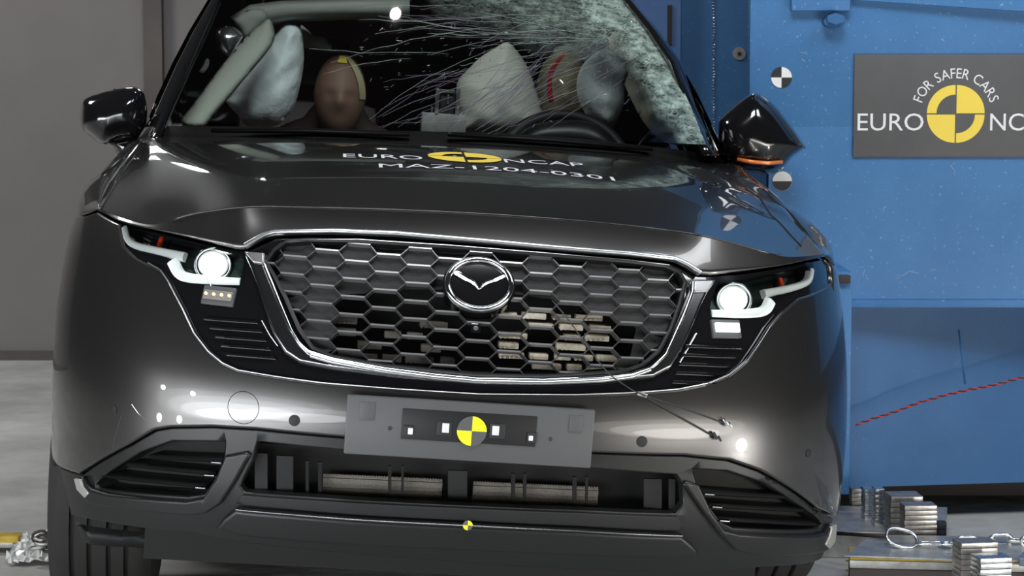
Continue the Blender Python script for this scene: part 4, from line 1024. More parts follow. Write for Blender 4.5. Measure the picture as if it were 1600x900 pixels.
# ---- mirrors
def mirror(outl, foot, y0, sig, hl_):
    m = pillow('wing_mirror', outl, y0, .085, 'gloss', car, st=5, back=.8, smooth_out=4)
    pillow('mirror_foot', foot, y0 + .03, .03, 'gloss', m, st=5)
    if sig: tube('turn_signal', [lat(x, y, y0 - d) for x, y, d in sig], .0055, 'turn', m, 8)
M['turn'] = pbr('amber_signal', (.85, .22, .05), .2, .2, 1)
mirror([(126, 168), (133, 153), (165, 142), (196, 136), (216, 137), (226, 148), (230, 175), (227, 200), (219, 213), (190, 214), (160, 224), (142, 214), (127, 198)],
       [(160, 222), (200, 212), (222, 212), (212, 226), (198, 248), (186, 244), (176, 230)], 1.55, None, None)
mirror([(1123, 196), (1130, 182), (1152, 162), (1173, 147), (1186, 146), (1212, 165), (1236, 195), (1257, 226), (1255, 234), (1238, 247), (1225, 262), (1200, 272), (1165, 266), (1140, 254), (1126, 236)],
       [(1108, 236), (1140, 246), (1170, 262), (1165, 272), (1140, 268), (1112, 256)], 1.52, [(1152, 249, .060), (1175, 253, .074), (1200, 255, .072), (1222, 253, .060)], None)
# ---- front wheels, standing on the floor
def wheel(x, y):
    z = (.36 + sr * x) / cr - 0.0
    prof = []; Rr = .36; W = .235
    pr = [(-W / 2, .25), (-W / 2 - .006, .30), (-W / 2, .335), (-W / 2 + .018, .354), (-.088, .358)]
    for g in (-.062, -.022, .022, .062): pr += [(g - .006, .36), (g - .004, .350), (g + .004, .350), (g + .006, .36)]
    pr += [(.088, .358), (W / 2 - .018, .354), (W / 2, .335), (W / 2 + .006, .30), (W / 2, .25)]
    seg = 72; vs = [(x + u, y + r * math.cos(2 * math.pi * k / seg), z + r * math.sin(2 * math.pi * k / seg)) for k in range(seg) for (u, r) in pr]; n = len(pr)
    fs = [(k * n + i, k * n + i + 1, ((k + 1) % seg) * n + i + 1, ((k + 1) % seg) * n + i) for k in range(seg) for i in range(n - 1)]
    w = mesh('wheel', vs, fs, 'tyre', car, sharp=30)
    bm = bmesh.new(); s = -1 if x < 0 else 1
    add_cyl(bm, (x - .09, y, z), (x + .09, y, z), .255, .255, 40)
    for k in range(10):
        t = 2 * math.pi * k / 10; add_box(bm, (x + s * .095, y + .13 * math.cos(t), z + .13 * math.sin(t)), (.02, .22, .03), Matrix.Rotation(t, 3, 'X'), .004)
    frombm('wheel_rim', bm, 'rim', w)
wheel(-.785, .98); wheel(.785, .98)
for s in (-1, 1): wheel(s * .785, 3.65)
for s in (-1, 1):
    vs = []; fs = []; n = 14; zc = .34 if s < 0 else .42
    for k in range(n + 1):
        t = math.pi * k / n
        for x in (.62, .885): vs.append((s * x, .98 - .44 * math.cos(t), zc + .42 * math.sin(t) ))
    for k in range(n): fs.append((2 * k, 2 * k + 1, 2 * k + 3, 2 * k + 2))
    mesh('wheel_arch_liner', vs, fs, 'black', car)
pillow('air_deflector', [(118, 815), (140, 822), (230, 832), (350, 842), (520, 862), (500, 880), (380, 872), (250, 858), (150, 852), (130, 842)], .50, .03, 'rough', car, st=8, wr=.004)
# ---- thin broken antenna wires hanging over the nose
wire = empty('loose_cable', tuple(w2(S(*az((862, 470)))))); tag(wire, 'thin black forked cable hanging out of the grille across the bumper', 'cable')
wb = np.array(wire.location)
def wtube(name, pts, r, mat):
    P = catmull([w2(S(*az((x, y))) + Nrm(*az((x, y))) * o) for x, y, o in pts], 6); return tube(name, [p - wb for p in P], r, mat, wire, 6)
wtube('cable_strand', [(862, 470, .004), (885, 500, .012), (912, 538, .014), (945, 582, .016), (975, 605, .016), (1000, 617, .012), (1050, 633, .010), (1100, 650, .010), (1130, 661, .008)], .0014, 'wire')
wtube('cable_strand', [(1000, 617, .010), (1040, 640, .008), (1080, 662, .008), (1112, 680, .007)], .0016, 'wire')
for (x, y, m_) in ((1132, 661, 'steel_shiny'), (1116, 682, 'blackm')):
    c = w2(S(*az((x, y))) + Nrm(*az((x, y))) * .010) - wb; 
    bm = bmesh.new(); add_box(bm, c + np.array([-.003, 0, .003]), (.006, .008, .016), Matrix.Rotation(-.5, 3, 'Y'), .001); add_box(bm, c + np.array([.006, 0, -.003]), (.005, .007, .012), Matrix.Rotation(-.5, 3, 'Y'), .001); frombm('plug', bm, m_, wire)
c = w2(S(*az((1002, 617))) + Nrm(*az((1002, 617))) * .008) - wb; bm = bmesh.new(); add_box(bm, c, (.02, .005, .008), Matrix.Rotation(.3, 3, 'Y'), .001); frombm('cable_clip', bm, 'steel', wire)
# ---- instrument stand on the dashboard
def carthing(name, base, label, cat):
    o = empty(name, tuple(w2(base)), (0, ROLL, YAW)); tag(o, label, cat); return o
def rel(o_mesh, base):
    for v in o_mesh.data.vertices: v.co -= Vector(base)
bs_ = lat(692, 200, 1.62); bs_ = np.array([bs_[0], bs_[1], 1.04])
st_ = carthing('instrument_stand', bs_, 'shiny metal bracket with two upright rods standing on the dashboard', 'bracket')
def st_box(name, x0, x1, y0, y1, y, th, mat):
    a_, b_ = lat(x0, y1, y), lat(x1, y0, y); c = (a_ + b_) / 2 - bs_; bm = bmesh.new(); add_box(bm, c, (abs(b_[0] - a_[0]), th, abs(b_[2] - a_[2])), None, .001); return frombm(name, bm, mat, st_)
st_box('base_block', 657, 728, 180, 206, 1.60, .06, 'steel')
for x in (683, 715): st_box('upright_rod', x - 4.5, x + 4.5, 139, 180, 1.58, .02, 'steel_shiny')
st_box('cross_plate', 687, 711, 142, 176, 1.61, .008, 'blackm'); st_box('top_bar', 687, 711, 141, 144, 1.6, .01, 'steel_shiny')
st_box('bolt', 698, 702, 148, 162, 1.59, .01, 'steel_shiny')
for x in (675, 721): st_box('small_stud', x - 2, x + 2, 166, 180, 1.59, .01, 'steel_shiny')
# ---- crash test dummies (one continuous body each)
def dummy(base, hd, label, skin_m, face, armx):
    o = carthing('crash_test_dummy', base, label, 'dummy'); o['group'] = 'crash test dummies in the front seats'; L = lambda p: Vector(p)
    pts = [(0, 0, 0), (0, .04, .16), (0, .07, .34), (0, .08, .47), (0, .075, .55)]; rad = [(.15, .11), (.13, .10), (.15, .11), (.08, .07), (.05, .05)]
    ed = [(0, 1), (1, 2), (2, 3), (3, 4)]
    hx = Vector(hd) - Vector(base); pts += [tuple(hx + Vector((0, .01, -.13)))]; rad += [(.055, .06)]; ed += [(4, 5)]
    for s in (-1, 1):
        b = len(pts); pts += [(s * .17, .08, .42), (s * .24, -.02, .22), (s * .17, -.24, .20), (s * .13, -.30, .21)]; rad += [(.06, .06), (.045, .045), (.032, .032), (.025, .018)]; ed += [(3, b), (b, b + 1), (b + 1, b + 2), (b + 2, b + 3)]
        b = len(pts); pts += [(s * .10, -.03, -.02), (s * .14, -.42, .02), (s * .13, -.60, -.30), (s * .13, -.72, -.33)]; rad += [(.10, .09), (.065, .065), (.045, .045), (.04, .03)]; ed += [(0, b), (b, b + 1), (b + 1, b + 2), (b + 2, b + 3)]
    me = bpy.data.meshes.new('dummy_body'); me.from_pydata(pts, ed, []); me.update(); bo_ = link('dummy_body', me, 'shirt', o)
    md = bo_.modifiers.new('skin', 'SKIN'); md.use_smooth_shade = True
    for i, sv in enumerate(me.skin_vertices[0].data): sv.radius = rad[i]; sv.use_root = (i == 0)
    sb = bo_.modifiers.new('sub', 'SUBSURF'); sb.levels = 2; sb.render_levels = 2
    # head: egg with brow, nose, mouth crease, ears
    nu, nv = 40, 32; vs = []; fs = []
    for j in range(nv + 1):
        ph = math.pi * j / nv
        for i in range(nu):
            th = 2 * math.pi * i / nu; x = math.sin(ph) * math.sin(th); y = -math.sin(ph) * math.cos(th); z = math.cos(ph)
            wx = .080 * (1 - .10 * max(0, -z)); wy = .098; wz = .128
            fx = math.exp(-((x / .22) ** 2)); nose = .020 * fx * math.exp(-((z + .12) / .16) ** 2) if y < 0 else 0
            brow = .006 * math.exp(-((z - .16) / .10) ** 2) * math.exp(-(x / .7) ** 2) if y < 0 else 0
            eye = -.009 * math.exp(-((abs(x) - .38) / .16) ** 2 - ((z - .03) / .09) ** 2) if y < 0 else 0
            mouth = -.004 * math.exp(-((z + .45) / .03) ** 2 - (x / .3) ** 2) if y < 0 else 0
            ear = .0 * math.exp(-(y / .12) ** 2 - ((z + .02) / .2) ** 2)
            vs.append(hx + Vector((x * wx + math.copysign(ear, x), y * wy - nose - brow - eye - mouth, z * wz)))
    for j in range(nv):
        for i in range(nu): fs.append((j * nu + i, j * nu + (i + 1) % nu, (j + 1) * nu + (i + 1) % nu, (j + 1) * nu + i))
    hm = mesh('dummy_head', vs, fs, skin_m, o)
    bm = bmesh.new(); bm.from_mesh(hm.data); bmesh.ops.remove_doubles(bm, verts=bm.verts, dist=1e-5); bmesh.ops.recalc_face_normals(bm, faces=bm.faces); bm.to_mesh(hm.data); bm.free()
    # hands with five bent fingers
    for s in (-1, 1):
        hp = []; he = []; hr = []
        def chain(ps, rs, root=None):
            b = len(hp); hp.extend(ps); hr.extend(rs)
            if root is not None: he.append((root, b))
            for q in range(len(ps) - 1): he.append((b + q, b + q + 1))
            return b
        w_ = Vector((s * .13, -.30, .21)); b0 = chain([tuple(w_), tuple(w_ + Vector((0, -.05, .005)))], [(.022, .014), (.034, .013)])
        for q in range(4):
            dx = -.030 + q * .02; ln = (.062, .074, .070, .055)[q]; k_ = w_ + Vector((dx, -.085, .004))
            chain([tuple(k_), tuple(k_ + Vector((0, -ln * .5, -.008))), tuple(k_ + Vector((0, -ln * .75, -.028)))], [(.009, .009), (.008, .008), (.007, .007)], b0 + 1)
        k_ = w_ + Vector((-s * .034, -.04, 0)); chain([tuple(k_), tuple(k_ + Vector((-s * .02, -.03, -.006))), tuple(k_ + Vector((-s * .022, -.052, -.014)))], [(.011, .011), (.009, .009), (.008, .008)], b0)
        me = bpy.data.meshes.new('dummy_hand'); me.from_pydata(hp, he, []); me.update(); ho = link('dummy_hand', me, skin_m, o)
        md = ho.modifiers.new('skin', 'SKIN'); md.use_smooth_shade = True
        for i, sv in enumerate(me.skin_vertices[0].data): sv.radius = hr[i]; sv.use_root = (i == 0)
        sb = ho.modifiers.new('sub', 'SUBSURF'); sb.levels = 1; sb.render_levels = 1
    return o, hx
h1 = lat(531, 150, 2.50); b1 = np.array([h1[0], 2.60, .60])
d1, hx1 = dummy(b1, h1, 'brown headed crash test dummy in the front passenger seat behind the cracked glass', 'skin_brown', 0, 0)
h2 = lat(878, 142, 2.50); b2 = np.array([h2[0], 2.60, .60])
d2, hx2 = dummy(b2, h2, 'pale yellow headed crash test dummy behind the steering wheel with red tape', 'skin_tan', 0, 0)
def band_on_head(o, hx, pts, w, mat, name):
    """tape laid on the egg shaped head, pts = (azimuth, polar) in degrees"""
    vs = []; fs = []
    pts = catmull([np.array(p, float) for p in pts], 4)
    for i, (th, ph) in enumerate(pts):
        for sgn in (-1, 1):
            t = math.radians(th + sgn * w); p = math.radians(ph); x, y, z = math.sin(p) * math.sin(t), -math.sin(p) * math.cos(t), math.cos(p)
            vs.append(hx + Vector((x * .083 * (1 - .10 * max(0, -z)), y * .105, z * .133)))
    for i in range(len(pts) - 1): fs.append((2 * i, 2 * i + 1, 2 * i + 3, 2 * i + 2))
    mesh(name, vs, fs, mat, o)
band_on_head(d1, hx1, [(40, 12), (28, 30), (34, 50), (48, 66), (52, 86)], 13, 'taped', 'head_tape') if False else None
M['taped'] = pbr('pale_tape', (.50, .47, .28), .6)
band_on_head(d1, hx1, [(20, 20), (34, 36), (46, 55), (54, 75), (58, 92)], 12, 'taped', 'head_tape')
band_on_head(d1, hx1, [(0, 22), (0, 40)], 16, 'logo', 'head_sticker')
band_on_head(d2, hx2, [(-10, 30), (-30, 50), (-38, 70), (-34, 92), (-30, 104)], 6, 'red', 'head_tape')

# ------------------------------------------------------------------ blue barrier trolley
BY = 1.75
bar = empty('barrier_trolley', (1.6, BY, 0)); tag(bar, 'large blue painted barrier trolley standing against the side of the car', 'trolley')
BO = Vector(bar.location)
def bbox_w(name, x0, x1, y0, y1, z0, z1, mat, parent=bar, bev=.003):
    bm = bmesh.new(); add_box(bm, Vector(((x0 + x1) / 2, (y0 + y1) / 2, (z0 + z1) / 2)) - BO, (x1 - x0, y1 - y0, z1 - z0), None, bev); return frombm(name, bm, mat, parent)
xr = 3.2; xm = float(at(1172, 60, BY)[0]); zl = float(at(1400, 468, BY)[2]); ztop = 3.0
zb = float(at(1400, 768, BY)[2])
# upper face plate, with a lower left corner clear of the car flank
zc_ = 1.12
bm = bmesh.new(); add_box(bm, Vector(((xm + xr) / 2, BY + .03, (ztop + zc_) / 2)) - BO, (xr - xm, .06, ztop - zc_), None, .002)
xcar = xm + .055
add_box(bm, Vector(((xcar + xr) / 2, BY + .03, (zc_ + zl) / 2 + .0005)) - BO, (xr - xcar, .06, zc_ - zl + .002), None, 0)
frombm('face_plate', bm, 'blue', bar)
# ledge
zs = float(at(1400, 480, BY)[2]); bbox_w('ledge', .84, xr, BY - .012, BY + .10, zs, zl, 'blue', bev=.002)
# lower face leans back to the right so the ledge overhangs it more and more
vs = [(.80, BY + .035, zb), (xr, BY + .43, zb), (xr, BY + .43, zs), (.80, BY + .035, zs), (.80, BY + .15, zb), (xr, BY + .55, zb), (xr, BY + .55, zs), (.80, BY + .15, zs)]
mesh('lower_plate', [Vector(v) - BO for v in vs], [(0, 1, 2, 3), (7, 6, 5, 4), (0, 4, 5, 1), (3, 2, 6, 7), (0, 3, 7, 4), (1, 5, 6, 2)], 'blue_shaded', bar, False)
bbox_w('under_ledge', .80, xr, BY + .03, BY + .56, zs - .002, zs + .02, 'blue_shaded')
# body behind and rear panel
bbox_w('trolley_body', .95, xr, BY + .56, BY + 1.2, zb + .03, ztop, 'blue_shaded')
# upper edge above the sign: dark slot and hinge plate
xa = float(at(1235, 0, BY)[0]); xb_ = float(at(1326, 0, BY)[0]); z1_ = float(at(1280, 17, BY)[2]); bbox_w('hinge_plate', xa, xb_, BY - .03, BY, z1_, z1_ + .16, 'blue')
bm = bmesh.new(); c = at(1302, 34, BY - .01); add_cyl(bm, Vector(c) - BO + Vector((0, -.03, 0)), Vector(c) - BO + Vector((0, .03, 0)), .030, .030, 24); add_cyl(bm, Vector(c) - BO + Vector((0, -.05, .012)), Vector(c) - BO + Vector((0, .0, .012)), .026, .026, 6); hb_ = frombm('hinge_bolt', bm, 'blue_shaded', bar); hb_.scale = (1, 1, .62); hb_.location = (0, 0, 0)
hb_.location.z = float((Vector(c) - BO).z * (1 - .62))
# overhanging flange near the top right; its lower edge runs down to the right
f0 = at(1330, 2, BY); f1 = at(1600, 20, BY); f2 = f1 + (f1 - f0) * 3
vs = []
for y in (BY - .001, ):
    pass
q = [f0 + np.array([0, 0, .004]), f2, f2 + np.array([0, 0, .8]), f0 + np.array([0, 0, .8])]
vs = [tuple(Vector(p) - BO + Vector((0, d, 0))) for d in (0, -.02) for p in q]
vs[5] = (vs[5][0], vs[5][1] - .06, vs[5][2]); vs[6] = (vs[6][0], vs[6][1] - .06, vs[6][2])
mesh('flange', vs, [(0, 1, 2, 3), (7, 6, 5, 4), (0, 4, 5, 1), (3, 2, 6, 7), (0, 3, 7, 4), (1, 5, 6, 2)], 'blue', bar, False)
# rear panel left of the face (behind the car)
RY = 4.75; x0_ = float(at(1062, 50, RY)[0]); x1_ = xm + .25
FRT = bar; BOF = BO
bar = empty('blue_partition', (.8, RY, 0)); tag(bar, 'blue panel with a beaded seam and slotted corner post standing behind the car', 'panel'); BO = Vector(bar.location)
x1_ = 1.6; rp = box('panel_sheet', Vector(((x0_ + x1_) / 2, RY + .03, 1.0)) - BO, (x1_ - x0_, .06, 2.0), 'blue', bar)
x00 = float(at(985, 50, RY)[0]); rp2 = box('corner_post', Vector(((x00 + x0_) / 2, RY - .01, 1.0)) - BO, (x0_ - x00, .08, 2.0), 'blue_back', bar)
s0 = at(1043, 8, RY - .06); s1 = at(1050, 70, RY - .06); box('post_slot', Vector(((s0[0] + s1[0]) / 2, RY - .052, (s0[2] + s1[2]) / 2)) - BO, (s1[0] - s0[0], .012, s0[2] - s1[2]), 'darkgap', bar)
c0 = at(1115, 0, RY - .004); c1 = at(1115, 200, RY - .004)
bm = bmesh.new()
for k in range(44):
    p = Vector(c0).lerp(Vector(c1), k / 43) - BO; p.x += random.uniform(-.002, .002); add_box(bm, p, (.008, .006, random.uniform(.003, .007)), None, .001)
sp = frombm('seam_beads', bm, 'steel_shiny', bar, False); tag(sp, kind='stuff')
xe = at(1172, 50, BY - .001)
# round washer
c = Vector(at(1155, 84, RY)) - BO; bm = bmesh.new(); add_cyl(bm, c + Vector((0, 0, 0)), c + Vector((0, -.008, 0)), .027, .025, 28); wsx = frombm('washer', bm, 'steel', bar); bm = bmesh.new(); add_cyl(bm, c + Vector((0, -.004, 0)), c + Vector((0, -.012, 0)), .008, .008, 12); frombm('washer_bolt', bm, 'darkgap', wsx)
# round markers
bar = FRT; BO = BOF
def wall_marker(px, py, r, mats, y=BY, nm='marker'):
    c = Vector(at(px, py, y)) - BO; fr = (np.array(c), np.array([1.0, 0, 0]), np.array([0, 0, 1.0]), np.array([0, -1.0, 0]))
    base = disc(nm, fr, r, r, -.001, .001, mats[1], bar, 0, 40); quadrants(fr, r * .98, .0012, mats, base, 'marker_quarter', th=.001)
wall_marker(1221, 121, .029, ['whitem', 'blackm', 'whitem', 'blackm']); wall_marker(1222, 283, .027, ['whitem', 'whitem', 'blackm', 'blackm'])
# vertical post between car and trolley, with cap
xa, xb_ = float(at(1309, 500, 1.62)[0]), float(at(1329, 500, 1.62)[0]); za_ = float(at(1320, 424, 1.62)[2])
bbox_w('side_post', xa - .02, xb_, 1.60, BY + .04, zb + .02, za_, 'blue'); bbox_w('post_cap', xa - .012, xb_ - .006, 1.585, 1.62, za_ - .03, za_ - .008, 'darkgap')
cst = at(1331, 425, BY - .004); bm = bmesh.new(); add_cyl(bm, Vector(cst) - BO, Vector(cst) - BO + Vector((0, -.006, 0)), .022, .022, 20); st2 = frombm('paint_scuff', bm, 'radiator', bar); 
st2.scale = (.55, 1, 2.2); st2.location = (float((Vector(cst) - BO).x * .45), 0, float((Vector(cst) - BO).z * (1 - 2.2)))
bpy.data.objects.remove(st2)
# vertical weld seam on the lower face
for (pa_, pb_) in (((1498, 515), (1508, 600)),):
    def lowface(px, py):
        d = rayw(px, py); n = np.array([-(.395), 2.4, 0]); n /= np.linalg.norm(n); p0 = np.array([.80, BY + .035, 0]); t = ((p0 - CAMW) @ n) / (d @ n); return CAMW + d * t
    tube('weld_seam', [Vector(lowface(*pa_)) - BO, Vector(lowface(*pb_)) - BO], .0025, 'blue', bar, 6)
# frame under the trolley and its wheels (dark)
bbox_w('chassis', .95, xr, BY + .38, BY + 1.1, .02, zb - .0, 'darkgap')
for pts_ in ([(1346, 440), (1349, 428), (1352, 421)], [(1395, 432), (1412, 430), (1420, 424), (1436, 427)], [(1452, 424), (1462, 421)], [(1398, 436), (1406, 433)], [(1485, 258), (1492, 268), (1489, 276)], [(1250, 82), (1262, 84)], [(1252, 92), (1258, 96)], [(1378, 330), (1384, 322)]):
    tube('paint_scratch', [Vector(at(x, y, BY - .0005)) - BO for x, y in pts_], .0009, 'scr', bar, 5)
# sign
sA = at(1335, 85, BY - .006); sB = at(1335, 245, BY - .006); sC = at(1493, 178, BY - .006); sw_ = 2 * (sC[0] - sA[0])
sg = box('sign_board', Vector((sC[0], BY - .004, (sA[2] + sB[2]) / 2)) - BO, (sw_, .008, sA[2] - sB[2]), 'sign', bar, None, .001)
sf = (np.array(Vector(sC)) - np.array(BO) , np.array([1.0, 0, 0]), np.array([0, 0, 1.0]), np.array([0, -1.0, 0])); sf = (np.array([sf[0][0], -.0085, sf[0][2]]), sf[1], sf[2], sf[3])
mpp = float(at(1401, 178, BY)[0] - at(1400, 178, BY)[0])
R_ = 44 * mpp; quadrants(sf, R_, .0, ['logo', 'logo', 'logo', 'logo'], sg, 'logo_quarter', {1: R_ * .66, 3: R_ * .66}, gap=.0018, seg=20, th=.0008)
def flat_text(V, Fc, name, mat, parent, h=.0008):
    vs = [onf(sf, p[0], p[1], h) for p in V]; return mesh(name, vs, Fc, mat, parent, False)
def px2(px, py): return ((px - 1493) * mpp, (178 - py) * mpp)
for s_t, x0, x1 in (('EURO', 1340, 1443), ('NCAP', 1547, 1646)):
    a_, b_ = px2(x0, 204), px2(x1, 177); V, Fc = fit_text(s_t, a_[0], b_[0], a_[1], b_[1]); flat_text(V, Fc, 'sign_lettering', 'decal', sg)
word = 'FOR SAFER CARS'; glyph = {ch: letters(ch) for ch in set(word) if ch != ' '}; hcap = 15.5 * mpp; sc = hcap / glyph['F'][0][:, 1].max(); rad_ = 55.5 * mpp
wd = [(glyph[c][0][:, 0].max() * sc if c != ' ' else .34 * hcap) + .13 * hcap for c in word]; tot = sum(wd); span = math.radians(145); kx = span * (rad_ + hcap * .4) / tot; ang = math.pi / 2 + span / 2
VV = []; FF = []
for c, w in zip(word, wd):
    am = ang - (w * kx / 2) / (rad_ + hcap * .4); ang -= w * kx / (rad_ + hcap * .4)
    if c == ' ': continue
    G_, Fg = glyph[c]; b = len(VV); gw = G_[:, 0].max()
    for p in G_:
        lx, ly = (p[0] - gw / 2) * sc * kx, p[1] * sc; VV.append((math.cos(am) * (rad_ + ly) + math.sin(am) * lx, math.sin(am) * (rad_ + ly) - math.cos(am) * lx))
    FF += [tuple(i + b for i in f) for f in Fg]
flat_text(VV, FF, 'sign_lettering', 'decal', sg)
# twisted red cord in front of the trolley
M['cord_red'] = pbr('cord_red', (.62, .05, .07), .6); 
cp = [Vector(at(*p, BY - .05)) for p in ((1337, 664), (1365, 654), (1400, 643), (1440, 628), (1500, 612), (1550, 602), (1620, 585), (1800, 545))]
cd = empty('cord', tuple(cp[0])); tag(cd, 'red and black twisted cord stretched across the lower blue barrier', 'cord')
cpath = [Vector(p) for p in catmull([np.array(p) for p in cp], 24)]; rel_ = [p - cp[0] for p in cpath]
acc = [0]
for i in range(1, len(rel_)): acc.append(acc[-1] + (rel_[i] - rel_[i - 1]).length)
tt = np.arange(0, acc[-1], .0022); dn = [np.array([np.interp(t, acc, [q[k] for q in rel_]) for k in range(3)]) for t in tt]
for off_, mt_ in ((0, 'cord_red'), (math.pi, 'wire')):
    tube('cord_strand', [p + np.array([0, math.cos(t * 2 * math.pi / .028 + off_), math.sin(t * 2 * math.pi / .028 + off_)]) * .0019 for p, t in zip(dn, tt)], .0021, mt_, cd, 6)

# ------------------------------------------------------------------ floor hardware, right
def wthing(name, loc, label, cat, group=None):
    o = empty(name, tuple(loc)); tag(o, label, cat, group); return o
def flat_slab(name, pxs, z, th, mat, label, cat):
    P = [on_z(x, y, z) for x, y in pxs]; b = P[0].copy(); b[2] = z - th; n = len(P)
    vs = [p - b for p in P] + [p - b - np.array([0, 0, th]) for p in P]; fs = [tuple(range(n)), tuple(range(n, 2 * n))[::-1]] + [(k, n + k, n + (k + 1) % n, (k + 1) % n)[::-1] for k in range(n)]
    bm = bmesh.new(); bv = [bm.verts.new(tuple(v)) for v in vs]
    for f in fs: bm.faces.new([bv[i] for i in f])
    es = list(bm.edges); bmesh.ops.bevel(bm, geom=es, offset=.002, segments=1, affect='EDGES')
    o = frombm(name, bm, mat, None, False); o.location = tuple(b); tag(o, label, cat); return o
ZP = .10
flat_slab('steel_plate', [(1318, 868), (1362, 835), (1520, 838), (1700, 843), (1900, 880), (1490, 874)], ZP, .004, 'steel', 'grey steel plate lying under the big chain link at the lower right', 'plate')
flat_slab('floor_plate', [(1250, 830), (1280, 790), (1480, 792), (1475, 834)], .07, .07, 'steel', 'wide grey steel plate under the row of steel stacks', 'plate')
# rails under the plate
def beam_px(name, pa_, pb_, z, h, dep, mat, label, cat, parent=None, z0=None):
    A = on_z(*pa_, z0 or z); B = on_z(*pb_, z0 or z); A[2] = B[2] = z; d = B - A; L = np.linalg.norm(d[:2]); ang = math.atan2(d[1], d[0])
    bm = bmesh.new(); add_box(bm, Vector((L / 2, dep / 2, -h / 2)), (L, dep, h), None, .002); o = frombm(name, bm, mat, parent); o.location = tuple(A); o.rotation_euler = (0, 0, ang)
    if parent is None: tag(o, label, cat)
    return o
beam_px('yellow_beam', (1328, 867), (1700, 876), ZP - .0045, .008, .12, 'yellowstrip', 'yellow painted beam directly under the lower right steel plate', 'beam', None, ZP)
beam_px('support_rail', (1328, 867), (1700, 876), ZP - .013, .020, .10, 'steel', 'pale steel rail under the yellow beam at the lower right', 'rail', None, ZP)
beam_px('base_rail', (1328, 868), (1700, 877), ZP - .0335, .0665, .10, 'darkgap', 'dark steel rail resting on the floor under the pale rail', 'rail', None, ZP)
box_under = flat_slab('dark_plinth', [(1300, 900), (1330, 852), (1700, 862), (1900, 905)], .05, .05, 'darkgap', 'dark plinth below the lower right steel plate', 'plinth') if False else None
def stack_px(x0, x1, yt, yb_, zbase, dep, nl, mat, label, rot=0.0, group='steel sheet stacks on the plates'):
    """laminated block: front face spans px x0..x1, top edge at yt, foot at yb on height zbase"""
    A = on_z(x0, yb_, zbase); B = on_z(x1, yb_, zbase); w = B[0] - A[0]; d = A[1]; top = at((x0 + x1) / 2, yt, d)[2]; h = top - zbase
    root = wthing('steel_stack', (A[0] + w / 2, d, zbase), label, 'block', group); root.rotation_euler = (0, 0, rot)
    for k in range(nl):
        z0 = h * k / nl; j = random.uniform(-.0015, .0015); bm = bmesh.new()
        add_box(bm, Vector((j, dep / 2 + j, z0 + h / nl / 2)), (w, dep, h / nl * .93), None, .0012); frombm('steel_sheet', bm, mat, root)
    return root
G1 = None
stack_px(1413, 1464, 790, 851, ZP - .03, .06, 8, 'laminated', 'nearest brown grey stack of steel sheets beside the big chain link', .06)
stack_px(1391, 1441, 776, 836, .07, .08, 7, 'laminated', 'stack of steel sheets second from the front of the row behind the chain', .06)
stack_px(1367, 1381, 764, 822, .07, .05, 7, 'steel_shiny', 'narrow shiny stack third in the row behind the chain', .05)
stack_px(1351, 1365, 764, 812, .07, .05, 7, 'steel_shiny', 'narrow shiny stack fourth in the row, left of its twin', .05)
stack_px(1331, 1346, 764, 790, .07, .04, 4, 'laminated', 'hindmost short grey stack in the row next to the car', .05)
stack_px(1500, 1560, 848, 908, ZP - .03, .06, 7, 'laminated', 'left steel stack of the pair at the bottom right corner', .18)
stack_px(1530, 1582, 872, 925, ZP - .03, .06, 6, 'steel_shiny', 'bright steel stack with a blue grey side in the bottom right corner', .2)
dk = stack_px(1465, 1479, 816, 840, .07, .03, 2, 'blackm', 'small black block right of the nearest brown grey stack', 0, None); dk.name = 'black_block'
bb = flat_slab('blue_block', [(1592, 872), (1597, 862), (1640, 866), (1640, 876)], ZP + .01, .02, 'lead_blue', 'small blue block at the right edge beside the bright stack', 'block')
# chain: one big link and smaller bright links
chain = wthing('chain', on_z(1407, 842, ZP), 'steel chain with one large link lying across the lower right plates', 'chain')
cb = np.array(chain.location)
def link_px(cx, cy, wx, wy, z, r, mat, tilt=0.0, flat=True):
    c = on_z(cx, cy, z); sx = wx * float(at(801, 450, c[1])[0] - at(800, 450, c[1])[0]); L = sx - 0; Wd = wy
    pts = []
    for t in np.linspace(0, 2 * math.pi, 32, endpoint=False):
        u = math.copysign(abs(math.cos(t)) ** .7, math.cos(t)) * L / 2; v = math.sin(t) * Wd / 2
        if flat == 'up': p = np.array([u, v * .75, v * .75])
        elif flat: p = np.array([u, v, 0])
        else: p = np.array([u, 0, v])
        p = np.array(Matrix.Rotation(tilt, 3, 'Y') @ Vector(p)); pts.append(c + p - cb)
    tube('chain_link', pts, r, mat, chain, 10, True)
link_px(1409, 841, 50, .050, ZP + .022, .0045, 'steel_shiny', .24, 'up')
link_px(1458, 849, 52, .030, ZP + .010, .004, 'steel_shiny', 0)
for k, (x, y) in enumerate(((1486, 850), (1512, 847), (1538, 844), (1564, 843), (1590, 844), (1612, 846))): link_px(x, y, 34, .026, ZP + .010, .0045, 'steel_shiny', random.uniform(-.1, .1), k % 2 == 0)
rod = wthing('steel_rod', on_z(1322, 834, .09), 'thin dark steel rod running from the car to the big chain link', 'rod')
rb0 = np.array(rod.location); tube('rod_bar', [on_z(1300, 833, .09) - rb0, on_z(1386, 838, ZP + .01) - rb0], .005, 'darkgap', rod, 8)
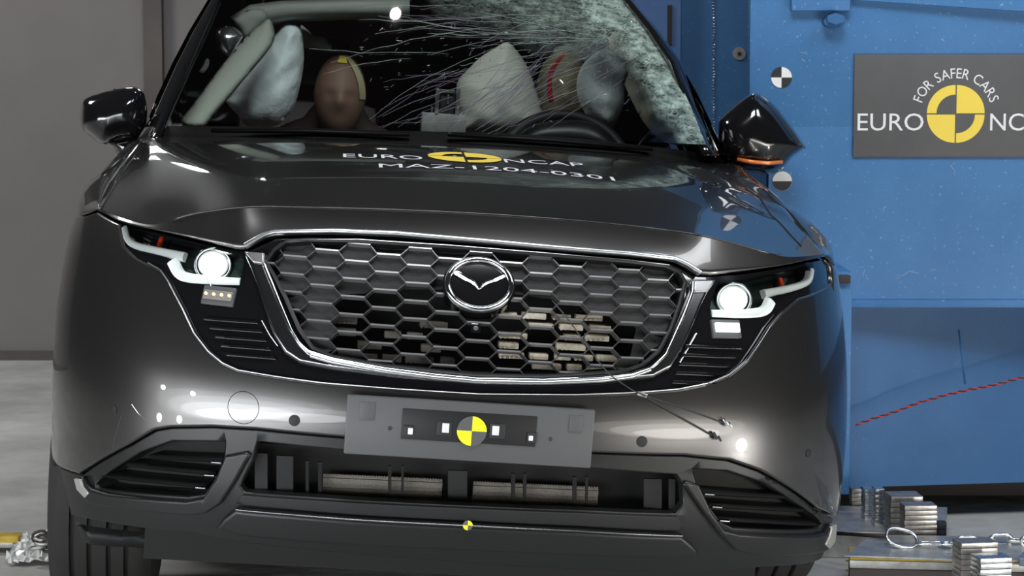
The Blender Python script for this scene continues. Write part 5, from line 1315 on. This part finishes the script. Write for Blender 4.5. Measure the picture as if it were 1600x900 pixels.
cn = wthing('cable_reel', on_z(1333, 905, 0), 'small blue grey cylinder with an orange cord by the car bottom corner', 'cylinder')
c0_ = np.array(cn.location); tp = at(1336, 872, c0_[1])
cyl('reel_body', (0, 0, 0), (.01, 0, tp[2] - .004), .015, 'lead_blue', cn, seg=20); tube('reel_cord', [Vector((.0 + .018 * math.cos(t), .018 * math.sin(t), .01 + t * .004)) for t in np.linspace(0, 12, 60)], .0022, 'yellowstrip', cn)
# ------------------------------------------------------------------ floor hardware, left
def lbeam(): 
    o = beam_px('floor_beam', (-260, 836), (28, 838), .05, .018, .05, 'yellowstrip', 'yellow topped beam lying on the floor at the left edge', 'beam'); 
    o2 = beam_px('floor_rail', (-260, 840), (20, 842), .035, .025, .06, 'steel', 'pale rail under the yellow topped beam at the left edge', 'rail')
lbeam()
crum = wthing('crumpled_foil', on_z(60, 862, 0), 'crumpled shiny metal sheet on the floor beside the left tyre', 'sheet')
cbz = np.array(crum.location); vs = []; fs = []; nx, ny = 16, 12
q4 = [on_z(8, 880, .01), on_z(86, 878, .01), on_z(90, 832, .05), on_z(36, 838, .04)]
for j in range(ny + 1):
    for i in range(nx + 1):
        u, v = i / nx, j / ny; p = (q4[0] * (1 - u) + q4[1] * u) * (1 - v) + (q4[3] * (1 - u) + q4[2] * u) * v
        vs.append(p - cbz + np.array([random.gauss(0, .004), random.gauss(0, .004), abs(random.gauss(0, .007))]))
for j in range(ny):
    for i in range(nx): fs.append((j * (nx + 1) + i, j * (nx + 1) + i + 1, (j + 1) * (nx + 1) + i + 1, (j + 1) * (nx + 1) + i))
cm = mesh('foil_sheet', vs, fs, 'foil', crum, False); sm_ = cm.modifiers.new('thickness', 'SOLIDIFY'); sm_.thickness = .002
ch2 = wthing('chain', on_z(70, 845, .05), 'small pile of chain links touching the left tyre', 'chain'); cb = np.array(ch2.location); chain = ch2
for k in range(7): link_px(64 + random.uniform(-6, 12), 836 + k * 3.2, 24, .03, .075 - .004 * k, .004, 'darkgap' if k % 2 else 'steel', random.uniform(-.5, .5), k % 2 == 0)
